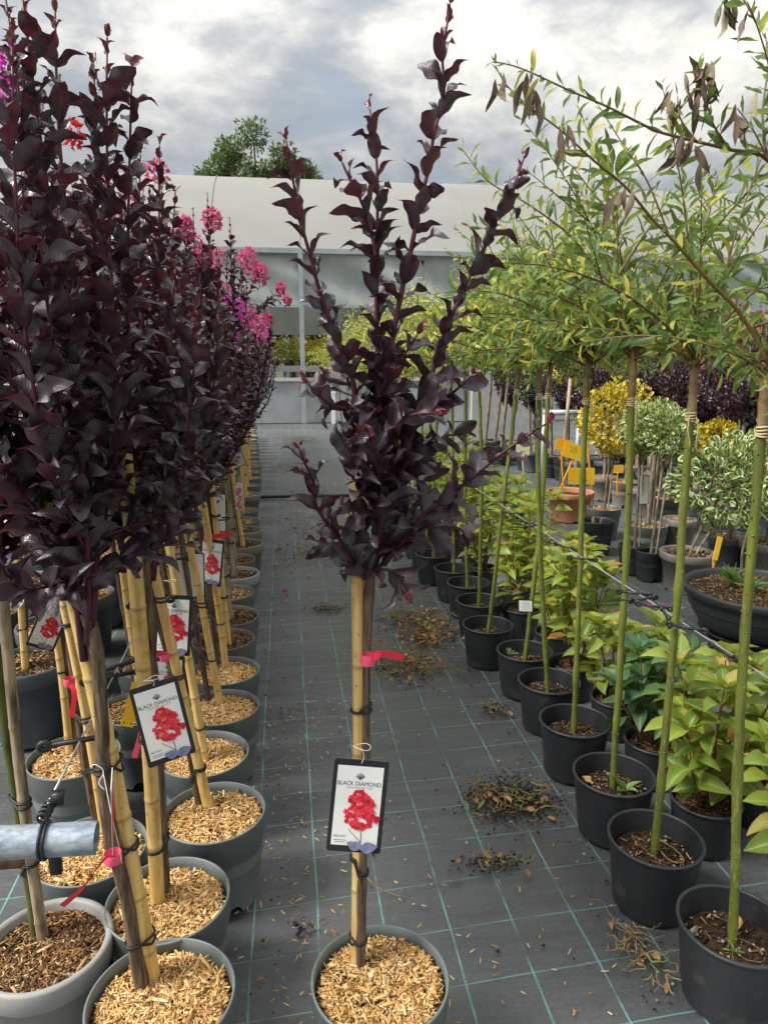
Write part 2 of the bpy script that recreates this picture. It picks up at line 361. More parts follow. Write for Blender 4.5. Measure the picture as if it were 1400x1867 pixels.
def ground_mat():
    m, n, l, b, o = newmat('woven_ground_cover')
    g = n.new('ShaderNodeNewGeometry'); sp = n.new('ShaderNodeSeparateXYZ'); l.new(g.outputs['Position'], sp.inputs[0])
    wob = N(n, 'ShaderNodeTexNoise', i_Scale=1.1, i_Detail=3.0); l.new(g.outputs['Position'], wob.inputs['Vector'])
    wob2 = N(n, 'ShaderNodeTexNoise', i_Scale=.9, i_Detail=3.0)
    va = n.new('ShaderNodeVectorMath'); va.operation = 'ADD'; va.inputs[1].default_value = (31, 17, 5); l.new(g.outputs['Position'], va.inputs[0]); l.new(va.outputs[0], wob2.inputs['Vector'])
    MM = lambda op, a, b_=None, c=None: math_n(n, l, op, a, b_, c)
    xw = MM('ADD', sp.outputs[0], MM('MULTIPLY_ADD', wob.outputs[0], .03, -.015))
    yw = MM('ADD', MM('SUBTRACT', sp.outputs[1], MM('MULTIPLY', sp.outputs[0], .054)), MM('MULTIPLY_ADD', wob2.outputs[0], .03, -.015))
    def lines(v, ph, per, hw):
        f = MM('FRACT', MM('ADD', MM('DIVIDE', MM('SUBTRACT', v, ph), per), .5))
        d = MM('MULTIPLY', MM('ABSOLUTE', MM('SUBTRACT', f, .5)), per)
        return MM('LESS_THAN', d, hw)
    lx = lines(xw, .052, .1875, .0026); ly = lines(yw, 1.515, .19, .0018)
    wear = N(n, 'ShaderNodeTexNoise', i_Scale=7.0, i_Detail=4.0); l.new(g.outputs['Position'], wear.inputs['Vector'])
    wr = ramp_n(n, l, wear.outputs[0], [(.36, (.08, .08, .08)), (.58, (1, 1, 1))])
    ln = MM('MULTIPLY', MM('MAXIMUM', lx, MM('MULTIPLY', ly, .85)), wr)
    # weave
    mp = n.new('ShaderNodeMapping'); mp.inputs['Scale'].default_value = (60, 420, 1); l.new(g.outputs['Position'], mp.inputs[0])
    wv = N(n, 'ShaderNodeTexNoise', i_Scale=1.0, i_Detail=2.0); l.new(mp.outputs[0], wv.inputs['Vector'])
    mp2 = n.new('ShaderNodeMapping'); mp2.inputs['Scale'].default_value = (420, 60, 1); l.new(g.outputs['Position'], mp2.inputs[0])
    wv2 = N(n, 'ShaderNodeTexNoise', i_Scale=1.0, i_Detail=2.0); l.new(mp2.outputs[0], wv2.inputs['Vector'])
    weave = MM('ADD', MM('MULTIPLY', wv.outputs[0], .6), MM('MULTIPLY', wv2.outputs[0], .4))
    col = ramp_n(n, l, weave, [(.30, (.034, .039, .044)), (.70, (.098, .105, .113))])
    # dust and old soil
    d1 = N(n, 'ShaderNodeTexNoise', i_Scale=.9, i_Detail=8.0, i_Roughness=.66); l.new(g.outputs['Position'], d1.inputs['Vector'])
    df = ramp_n(n, l, d1.outputs[0], [(.45, (0, 0, 0)), (.66, (.55, .55, .55))])
    col = mix_n(n, l, df, col, (.125, .123, .118))
    d2 = N(n, 'ShaderNodeTexNoise', i_Scale=1.7, i_Detail=9.0, i_Roughness=.72); l.new(va.outputs[0], d2.inputs['Vector'])
    df2 = ramp_n(n, l, d2.outputs[0], [(.54, (0, 0, 0)), (.66, (.6, .6, .6))])
    col = mix_n(n, l, df2, col, (.066, .052, .042))
    d3 = N(n, 'ShaderNodeTexNoise', i_Scale=55.0, i_Detail=4.0, i_Roughness=.7); l.new(g.outputs['Position'], d3.inputs['Vector'])
    df3 = ramp_n(n, l, d3.outputs[0], [(.66, (0, 0, 0)), (.71, (.8, .8, .8))])
    col = mix_n(n, l, df3, col, (.16, .14, .115))
    col = mix_n(n, l, ln, col, (.12, .33, .30))
    l.new(col, b.inputs['Base Color']); b.inputs['Roughness'].default_value = .48; b.inputs['Specular IOR Level'].default_value = .75
    wr2 = N(n, 'ShaderNodeTexNoise', i_Scale=3.0, i_Detail=4.0)
    mp3 = n.new('ShaderNodeMapping'); mp3.inputs['Scale'].default_value = (.6, 3.2, 1); l.new(g.outputs['Position'], mp3.inputs[0]); l.new(mp3.outputs[0], wr2.inputs['Vector'])
    h = MM('ADD', MM('MULTIPLY', weave, .12), MM('MULTIPLY', wr2.outputs[0], 2.2))
    bp = n.new('ShaderNodeBump'); bp.inputs['Strength'].default_value = .55; bp.inputs['Distance'].default_value = .012
    l.new(h, bp.inputs['Height']); l.new(bp.outputs[0], b.inputs['Normal'])
    return m

# ------------------------------------------------------------------ leaf shapes
def leaf_tmpl(rows, cols, W, peak=.45, curl=.2, fold=.15, wave=.06, wf=9, twist=0, seed=0, petiole=.06, tipcurl=0, blunt=.85):
    r = np.random.default_rng(seed)
    t = np.linspace(0, 1, rows); s_ = np.linspace(-1, 1, cols)
    p = math.log(.5) / math.log(peak)
    w = W * .5 * np.sin(math.pi * np.clip(t, 0, 1) ** p) ** blunt
    w[0] = max(.012, W * .02); w[-1] = W * .015
    ph = r.uniform(0, 6.28, 2)
    V = []; C = []
    ca, sa = 0, 0
    y = petiole + t * (1 - petiole)
    for i in range(rows):
        for s in s_:
            wv = wave * (abs(s) ** 1.5) * math.sin(wf * t[i] + (ph[0] if s < 0 else ph[1])) * (w[i] / (W * .5) + .15)
            x = s * w[i] * (1 - .25 * fold)
            z = -curl * t[i] ** 2 - tipcurl * max(0, t[i] - .7) ** 2 * 6 + fold * (abs(s) ** 1.5) * w[i] * 2 + wv
            a = twist * t[i]
            V.append((x * math.cos(a) - z * math.sin(a) * .3, y[i] - .25 * curl * t[i] ** 3 + .1 * wv, z + x * math.sin(a)))
            C.append((0, abs(s), t[i], 0))
    i = np.arange(rows - 1)[:, None]; j = np.arange(cols - 1)[None]
    Fc = np.stack([i * cols + j, i * cols + j + 1, (i + 1) * cols + j + 1, (i + 1) * cols + j], -1).reshape(-1, 4)
    return np.array(V), Fc, np.array(C)
def crape_set(rows, cols): return [leaf_tmpl(rows, cols, .47 + .03 * (k % 3), .48, (.02, .14, .24, .08, .18, -.06)[k], (.30, .20, .10, .38, .15, .24)[k], (.055, .045, .065, .042, .058, .05)[k], 8.5 + 1.1 * k, (.4, -.4, .7, .1, -.8, .2)[k], k + 1, .04, (.2, .4, .1, .6, .3, .5)[k], .62) for k in range(6)]
CR_HI, CR_MID, CR_LO = crape_set(11, 7), crape_set(8, 5), crape_set(5, 3)
WL_HI = [leaf_tmpl(7, 3, .21 + .02 * k, .45, (.05, .2, .35, -.1)[k], .25, .035, 7 + k, (.5, -.8, .3, 1.0)[k], 20 + k) for k in range(4)]
WL_LO = [leaf_tmpl(4, 2, .24, .45, .1 + .15 * k, 0, .0, 7, .5 - .6 * k, 30 + k) for k in range(3)]
HY_HI = [leaf_tmpl(8, 5, .46 + .03 * k, .40, (.12, .25, .38, .18)[k], .28, .03, 10, (.2, -.2, .3, 0)[k], 40 + k, .1) for k in range(4)]
HY_MID = [leaf_tmpl(5, 3, .48, .42, .15 + .1 * k, .28, .02, 9, .2 - .2 * k, 50 + k, .1) for k in range(3)]
EU_T = [leaf_tmpl(5, 5, .66, .56, .12 - .1 * k, .15, .02, 6, .1, 60 + k, .06, 0, .6) for k in range(3)]
PETAL = [leaf_tmpl(3, 3, .9, .6, .3 - .4 * k, .2, .25, 5, .4, 70 + k, .02) for k in range(3)]
def lowleaf(w=.5): return [leaf_tmpl(3, 2, w, .5, .2 * k, 0, 0, 5, .3 - .3 * k, 80 + k) for k in range(3)]
LOW = lowleaf()

def frames(d, nml, size):
    d = nrm(d); x = nrm(np.cross(d, nml)); z = np.cross(x, d)
    return np.stack([x, d, z], -1) * np.asarray(size)[:, None, None]
def resample(path, step):
    P = np.asarray(path, float); seg = np.linalg.norm(np.diff(P, axis=0), axis=1); L = np.concatenate([[0], np.cumsum(seg)])
    n = max(2, int(L[-1] / step) + 1); q = np.linspace(0, L[-1], n)
    return np.stack([np.interp(q, L, P[:, k]) for k in range(3)], -1), L[-1]
def smooth_path(pts, n=24):
    P = np.asarray(pts, float)
    if len(P) < 3: return np.linspace(P[0], P[-1], n)
    L = np.concatenate([[0], np.cumsum(np.linalg.norm(np.diff(P, axis=0), axis=1))]); q = np.linspace(0, L[-1], n)
    out = []
    for x in q:   # catmull-rom
        k = min(max(int(np.searchsorted(L, x, 'right')) - 1, 0), len(P) - 2)
        t = (x - L[k]) / max(L[k + 1] - L[k], 1e-9)
        p0, p1, p2, p3 = P[max(k - 1, 0)], P[k], P[k + 1], P[min(k + 2, len(P) - 1)]
        out.append(.5 * (2 * p1 + (p2 - p0) * t + (2 * p0 - 5 * p1 + 4 * p2 - p3) * t * t + (3 * p1 - p0 - 3 * p2 + p3) * t ** 3))
    return np.array(out)
def sprout(path, step, s0, s1, ang=(26, 58), opp=True, start=0., r=rng, jit=.25, droop=0., roll=.45):
    """leaves along a shoot: direction, normal, position, size, nearness to the tip"""
    P, L = resample(path, step); T = nrm(np.gradient(P, axis=0)); n = len(P)
    D, NN, PP, S, A = [], [], [], [], []
    az = r.uniform(0, 6.28)
    for i in range(n):
        u = i / max(n - 1, 1)
        if u < start: continue
        az += math.radians(90 if opp else 137) + r.normal(0, jit)
        t = T[i]; e = np.array([1., 0, 0]) if abs(t[0]) < .8 else np.array([0, 1., 0])
        a = nrm(np.cross(t, e)); b = np.cross(t, a)
        for k in range(2 if opp else 1):
            ph = az + k * math.pi + r.normal(0, jit)
            rad = a * math.cos(ph) + b * math.sin(ph)
            th = math.radians(r.uniform(*ang)) * (1 if u < .93 else .5)
            d = nrm(t * math.cos(th) + rad * math.sin(th) + np.array([0, 0, -droop]) + r.normal(0, .12, 3))
            D.append(d); NN.append(nrm(nrm(t - d * np.dot(t, d)) + r.normal(0, roll, 3))); PP.append(P[i])
            S.append((s0 + (s1 - s0) * u) * r.uniform(.75, 1.2) * (1 if u < .93 else .5)); A.append(u)
    return [np.array(x) for x in (D, NN, PP, S, A)]
def cat(parts): return [np.concatenate([p[k] for p in parts]) for k in range(5)]

TM = {}
def tmpl_meshes(key, tm, mat, young=0):
    if (key, young) not in TM:
        out = []
        for V, Fc, C in tm:
            C = C.copy(); C[:, 3] = young
            out.append(MB().add(V, Fc, C).mesh('leaf', mat))
        TM[(key, young)] = out
    return TM[(key, young)]
def leaf_objects(parent, origin, key, tm, mat, lv, r=rng, young=None):
    D, NN, PP, S, A = lv
    Rm = frames(D, NN, S); nm = tmpl_meshes(key, tm, mat); ny = tmpl_meshes(key, tm, mat, 1)
    for i in range(len(D)):
        me = (ny if (young is not None and young[i] > .5) else nm)[r.integers(0, len(tm))]
        o = bpy.data.objects.new('leaf', me); COL.objects.link(o); o.parent = parent
        M = Matrix.Identity(4)
        for a in range(3):
            for b in range(3): M[a][b] = Rm[i][a][b]
            M[a][3] = PP[i][a] - origin[a]
        o.matrix_local = M

# ------------------------------------------------------------------ pots, mulch, canes
MESHES = {}
def cached(key, fn):
    if key not in MESHES: MESHES[key] = fn()
    return MESHES[key]
def pot_mesh(mat, R, H, style):
    def f():
        b = MB()
        if style == 'band':      # deep collar, step below it, drainage feet
            h1 = H * .24
            pr = [(R * .80, 0), (R * .955, H - h1 - .004), (R * .985, H - h1), (R * .992, H - .006), (R * 1.0, H - .004), (R, H), (R - .003, H + .0015), (R - .0055, H), (R - .0075, H - .02), (R * .92, H * .5)]
            b.lathe(pr, 56, notch=(4, .2, .028))
        elif style == 'lip':     # heavy turned-out lip
            h1 = H * .2
            pr = [(R * .74, 0), (R * .90, H - h1 - .004), (R * .97, H - h1), (R * .99, H - h1 + .006), (R, H - .006), (R - .003, H), (R - .012, H + .001), (R - .018, H - .006), (R - .024, H - .05), (R * .82, H * .5)]
            b.lathe(pr, 56, notch=(4, .15, .015))
        elif style == 'thin':    # nursery pot, rolled rim
            pr = [(R * .78, 0), (R * .80, .012), (R * .96, H - .016), (R * .965, H - .012)] + [(R - .0045 + .0055 * math.cos(a), H - .006 + .0055 * math.sin(a)) for a in np.linspace(-1.2, 3.4, 9)] + [(R - .012, H - .03), (R * .86, H * .4)]
            b.lathe(pr, 56)
        elif style == 'bowl':
            pr = [(R * .50, 0), (R * .56, .01), (R * .74, H * .22), (R * .86, H * .5), (R * .92, H * .8), (R * .93, H - .05), (R * .985, H - .045), (R, H - .03), (R * .998, H - .006), (R * .985, H), (R * .95, H), (R * .93, H - .012), (R * .9, H * .6)]
            b.lathe(pr, 72)
        b.lathe([(R * .74, .03), (R * .3, .03)], 32)
        return b.mesh('pot', mat)
    return cached(('pot', mat.name, R, H, style), f)
def disc(b, R, z, r, amp=.008, n=9, seg=28, mound=0):
    rr = np.linspace(0, R, n)
    V = [(0, 0, z + mound)]; Fc = []
    for i in range(1, n):
        for k in range(seg):
            a = k * 2 * math.pi / seg
            V.append((rr[i] * math.cos(a), rr[i] * math.sin(a), z + mound * (1 - (rr[i] / R) ** 2) + r.normal(0, amp) * (0.4 if i == n - 1 else 1)))
    b.add(V, [[0, 1 + k, 1 + (k + 1) % seg] for k in range(seg)])
    i = np.arange(n - 2)[:, None]; j = np.arange(seg)[None]; j2 = (j + 1) % seg
    b.add(np.array(V), np.stack([1 + i * seg + j, 1 + (i + 1) * seg + j, 1 + (i + 1) * seg + j2, 1 + i * seg + j2], -1).reshape(-1, 4))
def chip_boxes(b, pos, r, ln=(.008, .026), wd=(.002, .005), th=(.0008, .002), tilt=.4, mi=0):
    n = len(pos); L = r.uniform(*ln, n); Wd = r.uniform(*wd, n); T = r.uniform(*th, n)
    y = r.uniform(0, 6.28, n); p = r.normal(0, tilt, n); q = r.normal(0, tilt, n)
    dx = np.stack([np.cos(y) * np.cos(p), np.sin(y) * np.cos(p), np.sin(p)], -1)
    side = nrm(np.cross(dx, np.array([0, 0, 1.0]))) ; up = np.cross(side, dx)
    s2 = side * np.cos(q)[:, None] + up * np.sin(q)[:, None]; u2 = np.cross(s2, dx)
    V = np.array([[x, yy, z] for x in (-.5, .5) for yy in (-.5, .5) for z in (-.5, .5)])
    tp = np.where(V[:, 0] > 0, r.uniform(.3, 1, (n, 1)), 1.0)
    VV = pos[:, None] + V[None, :, 0, None] * (L[:, None] * dx)[:, None] + (V[None, :, 1] * tp)[..., None] * (Wd[:, None] * s2)[:, None] + V[None, :, 2, None] * (T[:, None] * u2)[:, None]
    Fc = np.array([[0, 1, 3, 2], [4, 6, 7, 5], [0, 4, 5, 1], [2, 3, 7, 6], [0, 2, 6, 4], [1, 5, 7, 3]])
    FF = (Fc[None] + (np.arange(n) * 8)[:, None, None]).reshape(-1, 4)
    c = np.zeros((n, 8, 4)); c[:, :, 0] = r.uniform(0, 1, n)[:, None]
    b.add(VV.reshape(-1, 3), FF, c.reshape(-1, 4), mi)
def mulch_mesh(R, n, kind, seed):
    def f():
        r = np.random.default_rng(seed); b = MB(); disc(b, R, 0, r, .004, mound=.006)
        q = np.sqrt(r.uniform(0, 1, n)) * (R - .008); a = r.uniform(0, 6.28, n)
        pos = np.stack([q * np.cos(a), q * np.sin(a), .004 + .006 * (1 - (q / R) ** 2) + r.uniform(0, .008, n)], -1)
        keep = np.ones(n, bool)
        for k in range(4):
            pc = r.uniform(-.75, .75, 2) * R; keep &= (np.hypot(pos[:, 0] - pc[0], pos[:, 1] - pc[1]) > r.uniform(.1, .26) * R) | (r.uniform(0, 1, n) < .3)
        chip_boxes(b, pos[keep], r, mi=1)
        big = pos[r.integers(0, n, 60)] + [0, 0, .004]; chip_boxes(b, big, r, (.02, .042), (.004, .009), (.001, .003), .3, 1)
        if kind == 'dark':
            m = 70; q = np.sqrt(r.uniform(0, 1, m)) * (R - .02); a = r.uniform(0, 6.28, m)
            for k in range(m):
                add_pebble(b, (q[k] * math.cos(a[k]), q[k] * math.sin(a[k]), .008), r.uniform(.004, .012), r, 2)
            return b.mesh('mulch', [m_soil, m_chip_d, m_peb])
        return b.mesh('mulch', [m_mulch, m_chip])
    return cached(('mulch', R, n, kind, seed), f)
ICO = None
def add_pebble(b, c, s, r, mi=0):
    global ICO
    if ICO is None:
        th = np.linspace(0, 2 * math.pi, 7)[:-1]
        V = [(0, 0, 1)] + [(.87 * math.cos(a), .87 * math.sin(a), .5) for a in th] + [(.87 * math.cos(a + .5), .87 * math.sin(a + .5), -.5) for a in th] + [(0, 0, -1)]
        Fc = [(0, 1 + k, 1 + (k + 1) % 6) for k in range(6)] + [(13, 7 + (k + 1) % 6, 7 + k) for k in range(6)]
        for k in range(6): Fc += [(1 + k, 7 + k, 1 + (k + 1) % 6), (1 + (k + 1) % 6, 7 + k, 7 + (k + 1) % 6)]
        ICO = (np.array(V), np.array(Fc))
    V = ICO[0] * (1 + r.normal(0, .14, (14, 1))) * s * np.array([1, r.uniform(.6, 1), r.uniform(.4, .75)])
    a = r.uniform(0, 6.28); Rz = np.array([[math.cos(a), -math.sin(a), 0], [math.sin(a), math.cos(a), 0], [0, 0, 1]])
    b.add(V @ Rz.T + np.asarray(c), ICO[1], (r.uniform(0, 1), 0, 0, 0), mi)
def soil_mesh(R, seed, n=260):
    def f():
        r = np.random.default_rng(seed); b = MB(); disc(b, R, 0, r, .005, mound=.01)
        for k in range(n):
            q = math.sqrt(r.uniform()) * (R - .006); a = r.uniform(0, 6.28)
            add_pebble(b, (q * math.cos(a), q * math.sin(a), .006 + .008 * (1 - (q / R) ** 2)), r.uniform(.002, .006), r, 0 if r.uniform() < .8 else 1)
        q = np.sqrt(r.uniform(0, 1, 45)) * (R - .02); a = r.uniform(0, 6.28, 45)
        chip_boxes(b, np.stack([q * np.cos(a), q * np.sin(a), np.full(45, .014)], -1), r, mi=2)
        for k in range(7):
            a0 = r.uniform(0, 6.28); q0 = r.uniform(.2, .8) * R
            p = np.array([q0 * math.cos(a0), q0 * math.sin(a0), .012]); pts = [p]; hd = r.uniform(0, 6.28)
            for i in range(6):
                hd += r.normal(0, .7); p = p + .014 * np.array([math.cos(hd), math.sin(hd), r.normal(0, .2)]); p[2] = max(p[2], .01)
                if np.hypot(p[0], p[1]) > R - .01: break
                pts.append(p)
            if len(pts) > 2: b.tube(pts, .0009, 4, mi=3)
        return b.mesh('soil', [m_soil, m_peb, m_chip_d, m_root])
    return cached(('soil', R, seed), f)
def cane_tube(b, p0, p1, r0, r1, node=.17, r=rng, seg=12, bow=.008, mi=0):
    p0, p1 = np.asarray(p0, float), np.asarray(p1, float); L = np.linalg.norm(p1 - p0); ax = (p1 - p0) / L
    k = r.uniform(.3, 1) * node; nodes = []
    while k < L: nodes.append(k); k += node * r.uniform(.8, 1.2)
    st = sorted(set([0, L] + list(np.arange(0, L, .04)) + [x + d for x in nodes for d in (-.012, -.005, -.0015, .002, .007) if 0 < x + d < L]))
    st = np.array(st); off = r.normal(0, 1, 3); off -= ax * off.dot(ax); off = nrm(off) * bow
    P = p0 + st[:, None] * ax + np.sin(st / L * math.pi)[:, None] * off
    rad = r0 + (r1 - r0) * st / L; dark = np.zeros(len(st))
    for x in nodes:
        d = st - x; rad = rad * (1 + .10 * np.exp(-(d / .006) ** 2) - .03 * np.exp(-((d - .007) / .004) ** 2)); dark = np.maximum(dark, np.exp(-((d) / .0028) ** 2))
    c = np.zeros((len(st), 4)); c[:, 0] = dark
    b.tube(P, rad, seg, c, mi)
    return P
def trunk_tube(b, pts, r0, r1, r=rng, seg=10, wig=.004, mi=0, n=26, knots=4):
    P = smooth_path(pts, n); P = P + np.cumsum(r.normal(0, wig / 4, P.shape), 0) * np.array([1, 1, .2]) * np.linspace(0, 1, n)[:, None] * np.linspace(1, 0, n)[:, None] * 4
    rad = np.linspace(r0, r1, n) * (1 + r.normal(0, .04, n))
    for k in range(knots): rad[r.integers(2, n - 2)] *= 1.16
    b.tube(P, rad, seg, mi=mi); return P
def tie_mesh(ca, cb, ra, rb, turns=2, r=rng, th=.0028):
    """rubber ring round two stems whose centres are ca and cb"""
    ca, cb = np.asarray(ca, float), np.asarray(cb, float); b = MB(); d = cb - ca; d[2] = 0; L = np.linalg.norm(d); u = d / max(L, 1e-6); v = np.array([-u[1], u[0], 0])
    for k in range(turns):
        pts = []; tz = r.normal(0, .006)
        for a in np.linspace(math.pi / 2, 3 * math.pi / 2, 9): pts.append(ca + (u * math.cos(a) + v * math.sin(a)) * (ra + th * .8) + np.array([0, 0, tz * -1]))
        for a in np.linspace(-math.pi / 2, math.pi / 2, 9): pts.append(cb + (u * math.cos(a) + v * math.sin(a)) * (rb + th * .8) + np.array([0, 0, tz]))
        b.tube(np.array(pts) + np.array([0, 0, k * .0075 - .003]), th, 6, closed=True)
    return b
def flower_cluster(b, c, rx, rz, n, r, mi=0, size=.014):
    q = r.normal(0, 1, (n, 3)); q = nrm(q) * (r.uniform(.35, 1, (n, 1)) ** .6); pos = np.asarray(c) + q * np.array([rx, rx, rz]) * np.where(q[:, 2:] > 0, (1 - .45 * q[:, 2:]), 1)
    d = nrm(q + r.normal(0, .6, (n, 3))); nn = nrm(r.normal(0, 1, (n, 3)))
    b.leaves(PETAL, frames(d, nn, r.uniform(.7, 1.35, n) * size), pos, r.uniform(0, 1, n), mi)

# ------------------------------------------------------------------ ground
b = MB(); gs = 400
b.add([(-gs, -gs, -.06), (gs, -gs, -.06), (gs, gs, -.06), (-gs, gs, -.06)], [[0, 1, 2, 3]])
m_earth = simple('earth_and_grass', (.05, .06, .025), (.09, .08, .045), .8, .9, .2)
o = link('ground', b.mesh('ground', m_earth)); o['kind'] = 'structure'
b = MB(); nx, ny = 90, 110
xs = np.concatenate([np.linspace(-9, -1.2, 16)[:-1], np.linspace(-1.2, 2.6, 60), np.linspace(2.6, 16, 16)[1:]])
ys = np.concatenate([np.linspace(-3, .8, 6)[:-1], np.linspace(.8, 6, 110), np.linspace(6, 19.2, 60)[1:]])
XX, YY = np.meshgrid(xs, ys)
rr = np.random.default_rng(3); ZZ = np.zeros_like(XX)
for k in range(14):
    fx, fy = rr.uniform(.4, 5), rr.uniform(2, 11); ZZ += rr.uniform(.0005, .0016) * np.sin(fx * XX + fy * YY * (1 if k % 2 else .5) + rr.uniform(0, 6.28))
ZZ = ZZ - ZZ.max()
V = np.stack([XX, YY, ZZ], -1).reshape(-1, 3); nxx, nyy = len(xs), len(ys)
i = np.arange(nyy - 1)[:, None]; j = np.arange(nxx - 1)[None]
b.add(V, np.stack([i * nxx + j, i * nxx + j + 1, (i + 1) * nxx + j + 1, (i + 1) * nxx + j], -1).reshape(-1, 4))
o = link('pavement', b.mesh('pavement', ground_mat())); o['kind'] = 'structure'; o['label'] = 'black woven ground cover with teal marking threads'

exec_parts = []
# ------------------------------------------------------------------ crape myrtle builder
def shoot_paths(r, n, z0, height, spread, base_r=.02):
    out = []
    for k in range(n):
        a = k * 2.4 + r.uniform(-.5, .5); rho = math.sqrt((k + .5) / n) * r.uniform(.75, 1.1)
        L = height * (1 - .5 * rho ** 1.5) * r.uniform(.82, 1.05)
        zs = z0 - .10 * r.uniform(0, 1)
        t = np.linspace(0, 1, 12)
        R_ = base_r + spread * rho * (1 - (1 - t) ** 1.9) + .015 * np.sin(t * 6 + a)
        aa = a + .3 * np.sin(t * 2 + k)
        out.append(np.stack([R_ * np.cos(aa), R_ * np.sin(aa), zs + L * (t ** 1.05)], -1))
    return out
def crown_variant(seed, z0, height, spread, nsh, leaf, step, tm, fl=None, flp=0.):
    def f():
        r = np.random.default_rng(seed); b = MB(); lv = []
        for p in shoot_paths(r, nsh, z0, height, spread):
            b.tube(p, np.linspace(.0065, .002, len(p)), 5, mi=1)
            lv.append(sprout(p, step, leaf, leaf * .6, r=r, start=.04))
            if fl and r.uniform() < flp:
                flower_cluster(b, p[-1] + np.array([0, 0, .03]), .045, .08, 130, r, 2)
                if r.uniform() < .5: flower_cluster(b, p[-2] + r.normal(0, .03, 3), .03, .04, 50, r, 2)
        D, NN, PP, S, A = cat(lv)
        b.leaves(tm, frames(D, NN, S), PP, r.uniform(0, 1, len(D)), 0, young=(A > .95).astype(float))
        return b.mesh('crown', [m_crape, m_crape_stem] + ([fl] if fl else []))
    return cached(('crown', seed, z0, height, spread, nsh, leaf, step), f)
def soil_for(o, R, H, kind, near, seed, depth=.03):
    if kind == 'soil': link('soil', soil_mesh(round(R * .9, 3), seed % 3), o, (0, 0, H - depth - .02), (0, 0, seed), 'stuff')
    else: link('mulch', mulch_mesh(round(R * .93, 3), 3600 if near > 1 else (900 if near else 260), kind, seed % (5 if near > 1 else 2)), o, (0, 0, H - depth), (0, 0, seed * 1.3), 'stuff')

def far_crape(X, Y, label, group, pot, seed, crown_kw, lean=(0, 0), cane_mat=None, top=1.18, near=0, kind='light', R=.15, H=.28, z_tie=(.5, .9)):
    r = np.random.default_rng(seed)
    o = thing('crape_myrtle', label, 'potted tree', (X, Y, 0), 0, group)
    mat, style = pot
    link('pot', pot_mesh(mat, R, H, style), o, rot=(r.normal(0, .012), r.normal(0, .012), r.uniform(0, 6)))
    soil_for(o, R, H, kind, near, seed)
    zs = H - .04; ln = (lean[1], lean[0], 0)
    def trunkm():
        b = MB(); trunk_tube(b, [(0, 0, 0), (.006, .004, .4), (-.004, .006, top - zs)], .014, .011, np.random.default_rng(5)); return b.mesh('trunk', m_graybark if cane_mat is m_oldcane else m_bark)
    link('trunk', cached(('trunk', cane_mat is m_oldcane, top), trunkm), o, (0, 0, zs), ln)
    cm = cane_mat or m_bamboo
    v = seed % 3; up = .28 if v == 0 else .12
    def canem():
        b = MB(); cane_tube(b, (0, 0, 0), (0, 0, top - zs + up), .0155, .0125, r=np.random.default_rng(seed % 3 + 11)); return b.mesh('cane', cm)
    an = r.uniform(-2.2, -.2); cp = np.array([.031 * math.cos(an), .031 * math.sin(an), 0])
    link('cane', cached(('cane', cm.name, top, v), canem), o, (cp[0], cp[1], zs - .05), ln)
    for z in z_tie:
        tb = cached(('tie', 0), lambda: tie_mesh((0, 0, 0), (.031, 0, 0), .014, .0155, 2, np.random.default_rng(2)).mesh('tie', m_tie))
        Lm = Matrix.Rotation(ln[0], 3, 'X') if not ln[1] else (Matrix.Rotation(ln[1], 3, 'Y') @ Matrix.Rotation(ln[0], 3, 'X'))
        p = Lm @ Vector((0, 0, z - zs)); link('tie', tb, o, (p[0], p[1], zs + p[2]), (0, 0, an))
    cr = link('crown', crown_variant(**crown_kw), o, (0, 0, zs), (ln[0], ln[1], 0), 'stuff')
    return o

def clip_leaves(lv, cap=300, r=rng):
    D, NN, PP, S, A = lv
    d = np.linalg.norm(PP - CAM, axis=1) / np.maximum(S, 1e-3)
    order = np.argsort(d); return [x[order[:cap]] for x in lv], [x[order[cap:]] for x in lv]

